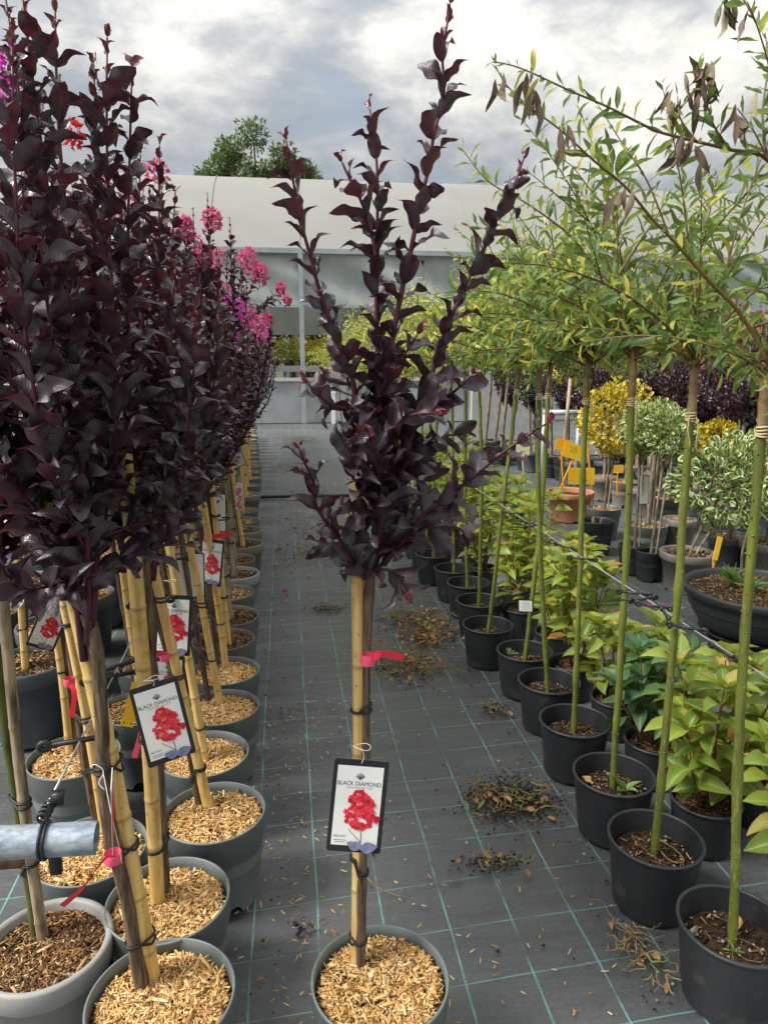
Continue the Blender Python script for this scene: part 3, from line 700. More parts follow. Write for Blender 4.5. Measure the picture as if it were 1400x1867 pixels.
def near_crape(label, X, Y, pot, R, H, kind, cane_px, trunk_px, crown_top, seed, cane_r=(.019, .015), trunk_r=(.014, .012), nsh=13, spread=.2, leaf=.095, step=.036,
               branches=None, ties=(), cane_mat=None, group=None, extra=None, individual=True, depth=.035, bark=None, tmk=('crape', CR_HI), height=None, Yt=None, soil_seed=None, cane_dy=0.):
    r = np.random.default_rng(seed); base = np.array([X, Y, 0.0])
    o = thing('crape_myrtle', label, 'potted tree', base, 0, group)
    link('pot', pot_mesh(pot[0], R, H, pot[1]), o, rot=(0, 0, r.uniform(0, 6)))
    soil_for(o, R, H, kind, 2, soil_seed if soil_seed is not None else seed, depth)
    cm = cane_mat or m_bamboo
    Yt = Y if Yt is None else Yt
    zsoil = H - depth
    c0 = on_plane(*cane_px[0], zsoil - .01); c1 = at_y(*cane_px[1], c0[1] + (Yt - Y) + cane_dy)
    b = MB(); CP = cane_tube(b, c0 - base - (c1 - c0) * .06, c1 - base, *cane_r, r=r); link('cane', b.mesh('cane', cm), o)
    t0 = on_plane(*trunk_px[0], zsoil - .01)
    tp = [t0] + [at_y(x, y, t0[1] + (Yt - Y) * (k + 1) / (len(trunk_px) - 1) + .004) for k, (x, y) in enumerate(trunk_px[1:])]
    tp[0] = tp[0] - np.array([0, 0, .05])
    b = MB(); TP = trunk_tube(b, [p - base for p in tp], *trunk_r, r=r); link('trunk', b.mesh('trunk', bark or m_bark), o)
    def at_z(P, z):
        k = int(np.argmin(np.abs(P[:, 2] - z))); return P[k]
    for z in ties:
        link('tie', tie_mesh(at_z(TP, z), at_z(CP, z), trunk_r[0], cane_r[0], 2, r).mesh('tie', m_tie), o)
    head = tp[-1]
    b = MB(); lv = []
    if branches is None:
        hh = (height if height else crown_top - head[2])
        raw = shoot_paths(r, nsh, 0, hh, spread, .008); paths = []
        for kk, p in enumerate(raw):      # later shoots fork off the first four
            if kk >= 4: p = smooth_path(np.concatenate([raw[kk % 4][1 + kk % 3:2 + kk % 3], p[4:]]), 14)
            paths.append(p + head)
    else: paths = branches
    for kk, p in enumerate(paths):
        L = np.linalg.norm(np.diff(p, axis=0), axis=1).sum()
        b.tube(p - base, np.linspace((.0035 + .0045 * min(L, 1)) * (1 if branches is not None or kk < 3 else .55), .0018, len(p)), 7)
        lv.append(sprout(p, step, leaf, leaf * .62, r=r, start=(.03 if branches is not None else .10) if L > .3 else 0))
    lv = cat(lv)
    cr = link('crown', b.mesh('crown', m_crape_stem), o)
    if extra is not None: lv = cat([lv, extra])
    a_, b_ = clip_leaves(lv) if individual else ([x[:0] for x in lv], lv)
    if len(a_[0]): leaf_objects(cr, base, tmk[0], tmk[1], m_crape, a_, r, young=(a_[4] > .93))
    if len(b_[0]):
        fb = MB(); fb.leaves(tmk[1] if individual else CR_MID, frames(b_[0], b_[1], b_[3]), b_[2] - base, r.uniform(0, 1, len(b_[0])), young=(b_[4] > .93).astype(float))
        link('foliage', fb.mesh('foliage', m_crape), cr, kind='stuff')
    return o, cr, base
def add_flowers(cr, base, spots, mat, seed):
    r = np.random.default_rng(seed)
    for c, rx, rz, n in spots:
        b = MB(); flower_cluster(b, np.asarray(c) - base, rx, rz, n, r); link('flower_cluster', b.mesh('flower_cluster', mat), cr)

PG, PT, PL, PS = (m_pot_g, 'band'), (m_pot_t, 'band'), (m_pot_l, 'lip'), (m_pot_s, 'lip')
PTL = (m_pot_t, 'lip')
# ---- the single tree standing in the aisle
def pxb(pts, Y0, dY):
    n = len(pts); return smooth_path([at_y(x, y, Y0 + dY * k / (n - 1)) for k, (x, y) in enumerate(pts)], max(8, n * 3))
YC = 1.31
BR = [pxb(p, YC, d) for p, d in [
    ([(680, 930), (668, 864), (664, 800), (648, 736), (644, 696), (628, 656), (612, 612), (596, 568), (580, 520), (564, 460), (548, 400), (530, 304), (522, 256)], -.05),
    ([(694, 960), (692, 860), (690, 740), (688, 624), (686, 560), (688, 480), (688, 400), (688, 320), (682, 248), (674, 198)], .07),
    ([(686, 470), (676, 415), (664, 380), (652, 352), (634, 318), (624, 296)], .02),
    ([(698, 950), (700, 820), (705, 720), (712, 640), (720, 592), (732, 532), (746, 472), (756, 420), (768, 360), (780, 312), (788, 260), (800, 208), (810, 160), (806, 96), (816, 40), (820, 6)], .0),
    ([(696, 985), (716, 920), (736, 840), (760, 768), (776, 712), (792, 668), (796, 648), (816, 592), (836, 548), (856, 504), (876, 464), (900, 412), (920, 372), (942, 324), (954, 290)], .09),
    ([(700, 1030), (736, 984), (776, 936), (820, 904), (860, 872), (908, 832), (952, 800), (996, 772)], -.10),
    ([(664, 1056), (640, 1016), (620, 984), (592, 948), (576, 920), (572, 880), (556, 844), (546, 818)], -.06),
    ([(690, 1010), (730, 985), (780, 962), (835, 962), (850, 985)], .10),
    ([(672, 830), (660, 800), (640, 752), (600, 736), (562, 700)], -.10),
    ([(730, 800), (772, 745), (812, 728), (858, 684)], -.08),
    ([(672, 1050), (655, 1020), (620, 1005), (575, 985)], .09),
    ([(720, 870), (710, 800), (740, 760), (790, 752)], -.12),
    ([(690, 940), (660, 880), (640, 830), (650, 790)], -.12),
    ([(690, 1000), (700, 930), (690, 860), (680, 800)], -.10),
    ([(700, 990), (745, 935), (770, 880), (780, 830)], .12),
    ([(680, 1040), (710, 1040), (730, 1065), (740, 1080)], -.05),
    ([(676, 1045), (665, 990), (650, 950), (630, 930)], .08),
    ([(700, 900), (740, 850), (800, 800), (850, 790)], .05),
    ([(688, 760), (700, 700), (735, 650), (760, 610)], -.07),
    ([(640, 700), (620, 690), (600, 680)], .05)]]
cpt = on_plane(693, 1783, .28)
o, cr, bs = near_crape('crape myrtle standing alone in the aisle, dark purple leaves, tied to a bamboo cane', cpt[0], cpt[1], PG, .151, .28, 'light',
           [(649, 1768), (649, 868)], [(656, 1775), (664, 1500), (668, 1200), (676, 1040)], 0, 101, (.0138, .0125), (.0118, .0108), branches=BR, leaf=.080, step=.030,
           ties=(.33, .52, .88), group=None, depth=.03, soil_seed=0)
# ---- row of crape myrtles along the aisle (left of it)
G1 = 'crape myrtles in pots along the aisle'
row = [(294, 1815), (307, 1637), (390, 1479), (372, 1373), (402, 1288), (410, 1222), (408, 1165), (415, 1122), (418, 1080), (424, 1050), (425, 1019), (440, 995), (440, 970), (440, 948), (440, 930), (445, 904), (450, 884), (453, 871)]
pts = [on_plane(x, y, .28) for x, y in row]
yy = pts[-1][1]; xx = pts[-1][0]
while yy < 15.2: yy += .47; xx -= .022; pts.append(np.array([xx, yy, .28]))
potrow = [PG, PG, PG, PG, PG, PG, PT, PT, PG, PL, PT, PTL, PTL, PT, PG, PTL, PG, PG]
def lab_row(i): return f'{ORD[i]} crape myrtle of the row along the aisle, counting towards the greenhouse'
o1, cr1, b1 = near_crape('first crape myrtle of the aisle row, red shoots forking low, beside the steel tube', pts[0][0], pts[0][1], PG, .155, .28, 'light', [(277, 1795), (96, 912)],
           [(264, 1812), (232, 1640), (196, 1480), (186, 1300), (176, 1180), (158, 1120)], 2.36, 1, (.0205, .0165), (.0155, .013), nsh=18, spread=.24, leaf=.084, step=.027, ties=(.36, .62, .8), group=G1, Yt=pts[0][1] - .06)
o2, cr2, b2 = near_crape('second crape myrtle of the aisle row, tall bamboo cane with a red picture tag', pts[1][0], pts[1][1], PG, .152, .28, 'light', [(287, 1655), (227, 830)],
           [(300, 1642), (296, 1480), (280, 1250), (264, 1000)], 2.2, 2, (.018, .0155), (.0125, .011), nsh=20, spread=.26, leaf=.074, step=.025, ties=(.42, .75), group=G1, cane_dy=-.17)
o3, cr3, b3 = near_crape(lab_row(2) + ', cane leaning left', pts[2][0], pts[2][1], PG, .153, .28, 'light', [(382, 1482), (268, 985)],
           [(370, 1478), (320, 1250), (262, 1040), (240, 960)], 2.2, 3, (.0165, .014), (.013, .011), nsh=20, spread=.26, leaf=.072, step=.025, ties=(.37, .7, .95), group=G1)
near_crape(lab_row(3), pts[3][0], pts[3][1], PG, .153, .28, 'light', [(376, 1395), (300, 940)], [(362, 1390), (318, 1150), (285, 950)], 2.23, 4, (.0155, .013), (.012, .010), nsh=20, spread=.27, leaf=.070, step=.025, ties=(.4, .75), group=G1, tmk=('crapem', CR_MID))
near_crape(lab_row(4), pts[4][0], pts[4][1], PG, .151, .28, 'light', [(402, 1292), (322, 880)], [(385, 1285), (350, 1080), (318, 900)], 2.22, 5, (.0145, .0125), (.012, .010), nsh=22, spread=.30, leaf=.066, step=.025, ties=(.45, .7), group=G1, individual=False, cane_dy=-.14)
near_crape(lab_row(5), pts[5][0], pts[5][1], PG, .151, .28, 'light', [(412, 1224), (345, 758)], [(398, 1222), (370, 1000), (345, 860)], 2.24, 6, (.0155, .013), (.012, .010), nsh=22, spread=.30, leaf=.066, step=.025, ties=(.5, .8), group=G1, individual=False, cane_dy=-.2)
KW = [dict(seed=200 + k, z0=.86, height=1.27 + .05 * (k % 3), spread=.36, nsh=26, leaf=.062, step=.027, tm=CR_LO) for k in range(3)]
KWF = [dict(seed=210 + k, z0=.86, height=1.25 + .05 * k, spread=.36, nsh=26, leaf=.060, step=.027, tm=CR_LO, fl=(m_fl_pink, m_fl_mag, m_fl_red)[k], flp=.25) for k in range(3)]
KWL = [dict(seed=220 + k, z0=.86, height=1.24, spread=.36, nsh=24, leaf=.062, step=.030, tm=CR_LO, fl=(m_fl_pink, m_fl_mag, m_fl_pink)[k], flp=.2) for k in range(3)]
rr = np.random.default_rng(17); aisle = {}
for i in range(6, len(pts)):
    pot = potrow[i] if i < len(potrow) else (PG, PT, PG, PTL)[i % 4]
    big = i in (7, 15)
    kw = (KW[0], KWF[1], KW[1], KWF[0])[i % 4] if i < 14 else KWL[i % 3]
    if i in (8, 9): kw = KWF[0 if i == 9 else 1]
    aisle[i] = far_crape(pts[i][0], pts[i][1], lab_row(i), G1, pot, 300 + i, kw, lean=((-.08 if i < 8 else -.03) + rr.normal(0, .03), rr.normal(0, .03)), cane_mat=m_oldcane if i in (7, 8, 9, 10, 12, 13) else None,
              near=1 if i < 12 else 0, kind='dark' if i in (6, 7, 9, 10, 11, 12) else 'light', R=.165 if big or pot[1] == 'lip' else .15, H=.30 if pot[1] == 'lip' else .28)
# ---- second row
G2 = 'crape myrtles of the second row'
def lab2(i): return f'{ORD[i]} crape myrtle of the second row from the aisle, counting towards the greenhouse'
s0 = on_plane(100, 1718, .28)
b_ = near_crape('weathered mossy grey-caned crape myrtle in light grey pot under the steel tube end', s0[0] - .02, s0[1], PL, .148, .28, 'dark', [(82, 1725), (5, 1085)],
           [(66, 1722), (50, 1600), (20, 1400), (0, 1250), (-25, 1100)], 2.2, 21, (.013, .012), (.0125, .011), nsh=16, spread=.26, leaf=.078, step=.027, ties=(.45, .62), cane_mat=m_oldcane, group=G2, individual=False, bark=simple('mossy_bark', (.10, .12, .03), (.05, .06, .022), 25, .8, .2, .6, 60, (1, 1, .3)))
s1 = on_plane(165, 1547, .28); s2 = on_plane(135, 1377, .28)
near_crape(lab2(1), s1[0], s1[1], PG, .152, .28, 'light', [(192, 1530), (112, 1080)], [(182, 1520), (140, 1290), (118, 1060)], 2.15, 22, (.0135, .012), (.0125, .010), nsh=19, spread=.27, leaf=.074, step=.026, ties=(.45, .62, .9), group=G2, individual=False)
near_crape(lab2(2), s2[0], s2[1], PG, .152, .28, 'light', [(127, 1385), (88, 1070)], [(140, 1380), (118, 1200), (100, 1050)], 2.12, 23, (.0135, .012), (.0115, .010), nsh=19, spread=.27, leaf=.074, step=.026, ties=(.55, .9), group=G2, individual=False)
p = on_plane(252, 1290, .28); k2 = 3; y = p[1]; x = p[0]
while y < 14.5:
    far_crape(x, y, lab2(k2), G2, (PG, PG, PT, PG)[k2 % 4], 400 + k2, (KW[k2 % 3] if y < 6 and k2 != 5 else (KWF[2] if k2 == 5 else KWL[k2 % 3])), lean=(-.05 + rr.normal(0, .03), rr.normal(0, .03)), near=1 if y < 4.5 else 0)
    y += .42 if y < 6 else .62; x -= .02; k2 += 1
# ---- third row, slate pots
G3 = 'crape myrtles in slate grey pots, third row'
y, x, k3 = 3.05, -1.14, 0
while y < 12 and k3 < 22:
    far_crape(x, y, f'{ORD[k3]} crape myrtle of the slate-pot third row, counting towards the greenhouse', G3, PS, 500 + k3, KW[k3 % 3] if y < 5 else KWL[k3 % 3], near=1 if y < 4.6 else 0,
              lean=(-.03 + rr.normal(0, .03), rr.normal(0, .03)), R=.185, H=.34, kind='dark' if k3 == 0 else 'light')
    y += .47; x -= .012; k3 += 1
G4 = 'crape myrtles of the fourth row'
y, x, k4 = 2.6, -1.62, 0
while y < 10:
    far_crape(x + rr.normal(0, .05), y, f'{ORD[k4]} crape myrtle of the fourth row behind the slate pots, counting towards the greenhouse', G4, PS, 560 + k4, KW[k4 % 3] if y < 4 else KWL[k4 % 3], lean=(rr.normal(0, .03), rr.normal(0, .03)), R=.17, H=.3)
    y += .62; x -= .01; k4 += 1
# blossom seen among the near crowns
add_flowers(cr1, b1, [(at_y(18, 165, 1.75), .03, .045, 120), (at_y(10, 105, 1.8), .02, .03, 60)], m_fl_mag, 1)
add_flowers(cr2, b2, [(at_y(132, 238, 2.1), .025, .035, 110), (at_y(12, 425, 2.0), .018, .02, 60), (at_y(255, 830, 1.9), .012, .01, 20)], m_fl_red, 2)
add_flowers(cr3, b3, [(at_y(285, 310, 2.3), .03, .04, 90), (at_y(236, 345, 2.3), .022, .02, 50), (at_y(190, 325, 2.2), .018, .015, 40)], m_fl_pink, 3)
def crown_of(o): return [c for c in o.children if c.name.startswith('crown')][0]
def sprig(o, pts_px, Y, mat, seed, fl=.045, n=150):
    cr = crown_of(o); M = (Matrix.Translation(o.location) @ Matrix.Translation(cr.location) @ cr.rotation_euler.to_matrix().to_4x4()).inverted(); r = np.random.default_rng(seed)
    P = np.array([M @ Vector([float(v) for v in at_y(x, y, Y)]) for x, y in pts_px])
    b = MB()
    if len(P) > 1:
        P = smooth_path(P, 10); b.tube(P, np.linspace(.004, .002, 10), 5, mi=1); D, NN, PP, S, A = sprout(P, .034, .06, .045, r=r); b.leaves(CR_MID, frames(D, NN, S), PP, r.uniform(0, 1, len(D)), 0)
        link('shoot', b.mesh('shoot', [m_crape, m_crape_stem]), cr)
    b = MB(); flower_cluster(b, P[-1], fl * .62, fl * 1.1, int(n * 1.1), r, size=.017); link('flower_cluster', b.mesh('flower_cluster', mat), cr)
for k, (i, pp, Y, mt, fl) in enumerate([(8, [(380, 640), (405, 600), (422, 560)], 3.7, m_fl_mag, .075), (8, [(390, 680), (415, 650), (430, 622)], 3.75, m_fl_mag, .05), (8, [(425, 690), (440, 655)], 3.75, m_fl_mag, .03), (7, [(330, 560), (356, 512)], 3.4, m_fl_mag, .05),
        (7, [(375, 520), (382, 450), (386, 398)], 3.5, m_fl_pink, .06), (7, [(350, 500), (368, 462)], 3.4, m_fl_pink, .06), (9, [(430, 560), (440, 500), (452, 470)], 4.2, m_fl_pink, .08), (9, [(440, 560), (460, 520), (474, 496)], 4.3, m_fl_pink, .07), (11, [(440, 600), (480, 560), (512, 524)], 4.8, m_fl_pink, .04), (11, [(450, 620), (480, 590), (488, 580)], 4.8, m_fl_pink, .04), (6, [(340, 450), (338, 412)], 3.2, m_fl_pink, .05), (12, [(470, 560), (500, 548), (524, 546)], 5.0, m_fl_pink, .035)]):
    sprig(aisle[i], pp, Y, mt, 60 + k, fl, int(60 + 1800 * fl))
# ------------------------------------------------------------------ picture tags, ribbons
def text_geo(body, size):
    c = bpy.data.curves.new('lettering', 'FONT'); c.body = body; c.size = size; c.align_x = 'CENTER'; c.align_y = 'CENTER'
    ob = bpy.data.objects.new('lettering', c); COL.objects.link(ob)
    me = bpy.data.meshes.new_from_object(ob.evaluated_get(bpy.context.evaluated_depsgraph_get()))
    bpy.data.objects.remove(ob); bpy.data.curves.remove(c)
    V = np.array([v.co[:] for v in me.vertices]).reshape(-1, 3); Fs = [list(p.vertices) for p in me.polygons]
    bpy.data.meshes.remove(me); return V, Fs
def add_text(b, body, size, x, z, yoff, mi=0, sx=1.0):
    V, Fs = text_geo(body, size); VV = np.stack([V[:, 0] * sx + x, np.full(len(V), yoff), V[:, 1] + z], -1)
    for k, f in enumerate(Fs):
        if k == 0: b.add(VV, [f], None, mi); base = b.n - len(VV)
        else: b.f.append((np.array([f]) + base, mi))
def rrect(b, w, h, rad, y0, y1, mi=0, cx=0, cz=0):
    P = []
    for (sx, sz, a0) in ((1, 1, 0), (-1, 1, 90), (-1, -1, 180), (1, -1, 270)):
        for a in np.radians(np.linspace(a0, a0 + 90, 5)): P.append((cx + sx * (w / 2 - rad) + rad * math.cos(a), cz + sz * (h / 2 - rad) + rad * math.sin(a)))
    P = np.array(P); n = len(P)
    Vf = np.stack([P[:, 0], np.full(n, y0), P[:, 1]], -1); Vb = np.stack([P[:, 0], np.full(n, y1), P[:, 1]], -1)
    b.add(np.concatenate([Vf, Vb]), np.zeros((0, 4), int), None, mi); s = b.n - 2 * n
    b.f.append((np.arange(n)[::-1][None] + s if y0 > y1 else np.arange(n)[None] + s, mi)); b.f.append((np.arange(n)[::-1][None] + s + n, mi))
    i = np.arange(n); b.f.append((np.stack([i, (i + 1) % n, (i + 1) % n + n, i + n], -1) + s, mi))
def tag_meshes():
    w, h = .108, .186; out = {}
    b = MB(); rrect(b, w, h, .006, -.0006, .0006); out['card'] = b.mesh('card', m_card_k, False)
    b = MB(); b.add([(-.046, -.0009, -.080), (.045, -.0009, -.080), (.045, -.0009, .080), (-.046, -.0009, .080)], [[0, 1, 2, 3]]); out['panel'] = b.mesh('panel', m_card_w, False)
    b = MB(); add_text(b, 'BLACK DIAMOND', .0122, -.001, .0445, -.0013, sx=.88); add_text(b, 'C R A P E M Y R T L E S', .0052, 0, .0365, -.0013, sx=.95)
    add_text(b, 'RED HOT', .0062, -.030, -.062, -.0013, sx=.9)
    for k in range(2): b.box((-.029, -.0013, -.0695 - k * .004), (.026 - k * .006, .0001, .0009))
    out['lettering'] = b.mesh('lettering', m_ink, False)
    b = MB()          # fan-shaped leafy diamond emblem
    for k in range(9):
        a = math.radians(-52 + k * 13); L = .013 - .003 * abs(k - 4) / 4
        for q in (.55, .8, 1.0):
            c = np.array([L * q * math.sin(a), 0, .0525 + L * q * math.cos(a)]); d = np.array([math.sin(a), 0, math.cos(a)]); s = np.array([d[2], 0, -d[0]])
            b.add(np.array([c - d * .0016, c + s * .0009, c + d * .0016, c - s * .0009]) + np.array([0, -.0013, 0]), [[0, 1, 2, 3]])
        b.add(np.array([[-.0005, -.00125, .0525], [.0005, -.00125, .0525], [L * .9 * math.sin(a) + .0002, -.00125, .0525 + L * .9 * math.cos(a)], [L * .9 * math.sin(a) - .0002, -.00125, .0525 + L * .9 * math.cos(a)]]), [[0, 1, 2, 3]])
    out['emblem'] = b.mesh('emblem', m_ink, False)
    b = MB(); r = np.random.default_rng(9)      # printed blossom
    cs = []
    for k in range(120):
        u = r.uniform(-1, 1); v = r.uniform(0, 1)
        hw = .040 * (math.sin(math.pi * min(1, v * .95 + .05)) ** .55) * (1 - .42 * v)
        cs.append((u * hw + .006 + .004 * math.sin(v * 5), -.045 + v * .075))
    for k, (cx, cz) in enumerate(cs):
        R_ = r.uniform(.0038, .0062); th = np.linspace(0, 6.283, 13)[:-1]
        ra = R_ * (1 + .28 * np.cos(th * 5 + r.uniform(0, 6))) ; y = -.0012 - k * 2e-5
        V = np.concatenate([[[cx, y - .0002, cz]], np.stack([cx + ra * np.cos(th), np.full(12, y), cz + ra * np.sin(th)], -1)])
        c = np.zeros((13, 4)); c[:, 0] = r.choice([.05, .3, .5, .75, .9, .96]); c[0, 0] = r.uniform(.1, .5) if k % 19 else 1.0
        b.add(V, [[0, 1 + i, 1 + (i + 1) % 12] for i in range(12)], c)
    out['blossom'] = b.mesh('blossom', m_print_fl, False)
    b = MB(); b.tube([(.012, -.0012, -.086), (.012, -.0012, -.06), (.010, -.0012, -.045)], .0008, 4); b.tube([(.012, -.0012, -.072), (-.005, -.0012, -.056), (-.014, -.0012, -.047)], .0006, 4)
    out['stem'] = b.mesh('stem', simple('printed_stem', (.16, .05, .06), None, 10, .4))
    b = MB()
    for k, (cx, cz, a, L) in enumerate([(-.006, -.083, 1.15, .03), (.030, -.085, -1.35, .036), (.014, -.080, .5, .018)]):
        t = np.linspace(0, 1, 9); w_ = L * .32 * np.sin(math.pi * t ** .8); d = np.array([-math.sin(a), math.cos(a)]); s = np.array([d[1], -d[0]])
        o_ = np.array([.012, -.084]); Lp = o_ + t[:, None] * d * L; A = Lp + s * w_[:, None]; B_ = Lp - s * w_[:, None]
        P = np.concatenate([A, B_[::-1]]); V = np.stack([P[:, 0], np.full(18, -.0046 - k * .0002), P[:, 1]], -1)
        b.add(V, [[i, i + 1, 16 - i, 17 - i] for i in range(8)])
    out['printed_leaf'] = b.mesh('printed_leaf', m_print_leaf, False)
    b = MB(); rrect(b, w, h, .006, .0007, .0010); out['back'] = b.mesh('back', m_card_w, False)
    return out
TAGM = tag_meshes()
def picture_tag(pos, rot, label, scale=1.0, string_to=None):
    o = thing('plant_tag', label, 'plant tag', pos, 0, 'picture tags hanging on the stems'); o.rotation_euler = rot; o.scale = (scale,) * 3
    for k, me in TAGM.items(): link(k, me, o)
    if string_to is not None:
        M = Matrix.Translation(Vector(pos)) @ Matrix.Rotation(0, 4, 'Z') @ o.rotation_euler.to_matrix().to_4x4() @ Matrix.Diagonal((scale, scale, scale, 1))
        q = np.array(M.inverted() @ Vector([float(x) for x in string_to])); top = np.array([0, -.001, .084])
        b = MB(); b.tube(smooth_path([top + [0, .003, 0], top + [0, -.002, .004], (top + q) / 2 + [.004, -.002, 0], q], 10), .0007, 5)
        b.tube([q + np.array([.0175 * math.cos(a), .0175 * math.sin(a) + .012, .002 * math.sin(2 * a)]) for a in np.linspace(0, 6.28, 14)[:-1]], .0008, 5, closed=True)
        link('string', b.mesh('string', m_string), o)
    return o
YT = YC - .055
tp = at_y(652, 1470, YT); picture_tag(tp, (math.radians(-10), math.radians(6), math.radians(-6)), 'red blossom picture tag hanging on the crape myrtle alone in the aisle', 1.0, at_y(660, 1366, YT + .012))
tp = at_y(297, 1316, 1.44); picture_tag(tp, (math.radians(-12), math.radians(-9), math.radians(16)), 'red blossom picture tag tied to the second crape myrtle of the aisle row', .93, at_y(276, 1240, 1.46))
tp = at_y(316, 1140, 2.22); picture_tag(tp, (math.radians(-8), math.radians(4), math.radians(-6)), 'red blossom picture tag behind the leaning cane of the third aisle crape myrtle', 1.05, at_y(308, 1060, 2.22))
tp = at_y(305, 1250, 2.1); picture_tag(tp, (math.radians(-8), math.radians(5), math.radians(12)), 'picture tag half hidden below the red ribbon behind two canes', .95)
tp = at_y(90, 1140, 2.05); picture_tag(tp, (math.radians(-8), math.radians(30), math.radians(30)), 'red blossom picture tag tilted beside a second row cane', .75)
tp = at_y(385, 1025, 2.95); picture_tag(tp, (math.radians(-8), math.radians(4), math.radians(-28)), 'red blossom picture tag on the sixth crape myrtle of the aisle row', 1.05)
tp = at_y(282, 1085, 2.7); picture_tag(tp, (math.radians(-8), math.radians(-28), math.radians(-10)), 'red blossom picture tag slanting behind the second aisle cane', 1.0)
def back_tag(pos, rot, label, w=.11, h=.18):
    o = thing('plant_tag', label, 'plant tag', pos); o.rotation_euler = rot
    b = MB(); rrect(b, w, h, .006, -.0006, .0006); link('card', b.mesh('card', m_card_k, False), o)
    b = MB(); b.add([(-w / 2 + .005, -.0009, -h / 2 + .005), (w / 2 - .005, -.0009, -h / 2 + .005), (w / 2 - .005, -.0009, h / 2 - .005), (-w / 2 + .005, -.0009, h / 2 - .005)], [[0, 1, 2, 3]]); link('panel', b.mesh('panel', m_card_w, False), o)
    b = MB(); r = np.random.default_rng(4)
    for k in range(9): b.box((r.uniform(-.01, .01) * .3, -.0012, h * .32 - k * h * .075), (w * r.uniform(.45, .75), .0002, .0011))
    link('lettering', b.mesh('lettering', m_ink_y if False else simple('grey_print', (.4, .4, .4), None, 9, .5), False), o)
back_tag(at_y(347, 1050, 2.75), (math.radians(-6), math.radians(2), math.radians(8)), 'white printed care tag facing the aisle between leaning bamboo canes')
back_tag(at_y(428, 828, 5.2), (math.radians(-6), math.radians(-22), math.radians(-25)), 'blank white tag hanging high in the far aisle crape myrtles', .13, .2)
back_tag(at_y(393, 935, 3.7), (math.radians(-6), math.radians(2), math.radians(0)), 'white tag with black border behind the weathered grey canes', .11, .2)
def strip(b, pts, w, up=(0, 0, 1), mi=0, th=.0006):
    P = smooth_path(pts, 16); T = nrm(np.gradient(P, axis=0)); n = len(P)
    S = nrm(np.cross(T, np.broadcast_to(np.asarray(up, float), T.shape))); U = np.cross(S, T) * (w / 2)
    V = np.concatenate([P - U, P + U]); V2 = V + np.concatenate([S, S]) * th
    i = np.arange(n - 1); Fq = np.stack([i, i + 1, n + i + 1, n + i], -1)
    b.add(V, Fq, None, mi); b.add(V2, Fq[:, ::-1], None, mi)
def ribbon(label, knot, r_stem, tail, mat=m_ribbon, w=.012, up=(0, 0, 1)):
    k = np.asarray(knot); o = thing('marker_ribbon', label, 'ribbon', k)
    b = MB(); b.lathe([(r_stem, -w * .8), (r_stem + .001, -w * .4), (r_stem + .0012, w * .4), (r_stem, w * .8)], 18); link('band', b.mesh('band', m_pinktag), o)
    b = MB(); strip(b, [np.asarray(p) - k for p in tail], w, up); link('tail', b.mesh('tail', mat), o)
kc = at_y(671, 1202, YC + .004)
ribbon('red plastic ribbon on the trunk of the crape myrtle alone in the aisle', kc, .0135, [at_y(680, 1200, YC - .01), at_y(692, 1192, YC - .02), at_y(715, 1194, YC - .01), at_y(736, 1200, YC)], w=.014)
kc = at_y(206, 1563, pts[0][1] - .02)
ribbon('long red ribbon hanging from the first aisle trunk over the light grey pot', kc, .0165, [at_y(196, 1562, 1.27), at_y(180, 1580, 1.26), at_y(150, 1620, 1.24), at_y(113, 1653, 1.23)], w=.013, up=(.5, 0, .8))
kc = at_y(126, 1243, s1[1])
ribbon('short red ribbon hanging down a thin second row trunk', kc, .0135, [at_y(128, 1248, s1[1] - .015), at_y(136, 1262, s1[1] - .02), at_y(134, 1285, s1[1] - .02), at_y(131, 1308, s1[1] - .02)], w=.013, up=(1, 0, 0))
kc = at_y(300, 1198, 2.0)
ribbon('red ribbon sticking out sideways behind the second aisle cane', kc, .013, [at_y(296, 1192, 1.99), at_y(285, 1193, 1.98), at_y(272, 1196, 1.98)], w=.014)
kc = at_y(378, 982, 2.98)
ribbon('bright red ribbon tied to the sixth aisle cane', kc, .014, [at_y(384, 980, 2.96), at_y(400, 977, 2.95), at_y(424, 973, 2.95)], w=.02)
def plastic_strip(label, p0, p1, mat, w, up=(1, 0, 0), holes=False):
    a, c = np.asarray(p0), np.asarray(p1); o = thing('plastic_label', label, 'label', c); b = MB(); strip(b, [a - c, (a - c) * .5 + [0, -.003, 0], c - c], w, up); link('strip', b.mesh('strip', mat), o)
    if holes:
        bb = MB(); ax = nrm(a - c); u = np.asarray(up, float); u = nrm(u - ax * u.dot(ax))
        for s in (-.3, .3):
            bb.box(ax * .01 + u * w * s + np.array([0, -.002, 0]), (.003, .001, .003))
        link('hole', bb.mesh('hole', m_dark), o)
plastic_strip('yellow plastic loop label on the second aisle cane', at_y(252, 1245, 1.6), at_y(231, 1325, 1.6), m_yellow, .028, holes=True)
plastic_strip('bright pink plastic strip hanging by the second aisle cane', at_y(262, 1322, 1.6), at_y(245, 1382, 1.6), m_pinktag, .013)
for k, (x, y, l_) in enumerate([(8, 1008, 'folded violet paper label deep under the first aisle crown'), (36, 1036, 'small violet hexagonal label hanging under the first aisle crown')]):
    o = thing('paper_label', l_, 'label', at_y(x, y, 1.75)); b = MB(); rrect(b, .03, .024, .008, -.0004, .0004); q = link('card', b.mesh('card', m_violet, False), o, rot=(0, .4, 0))
    b = MB(); b.box((0, -.0008, .003), (.016, .0002, .0012)); b.box((0, -.0008, -.002), (.018, .0002, .0012)); link('lettering', b.mesh('lettering', m_ink), o, rot=(0, .4, 0))
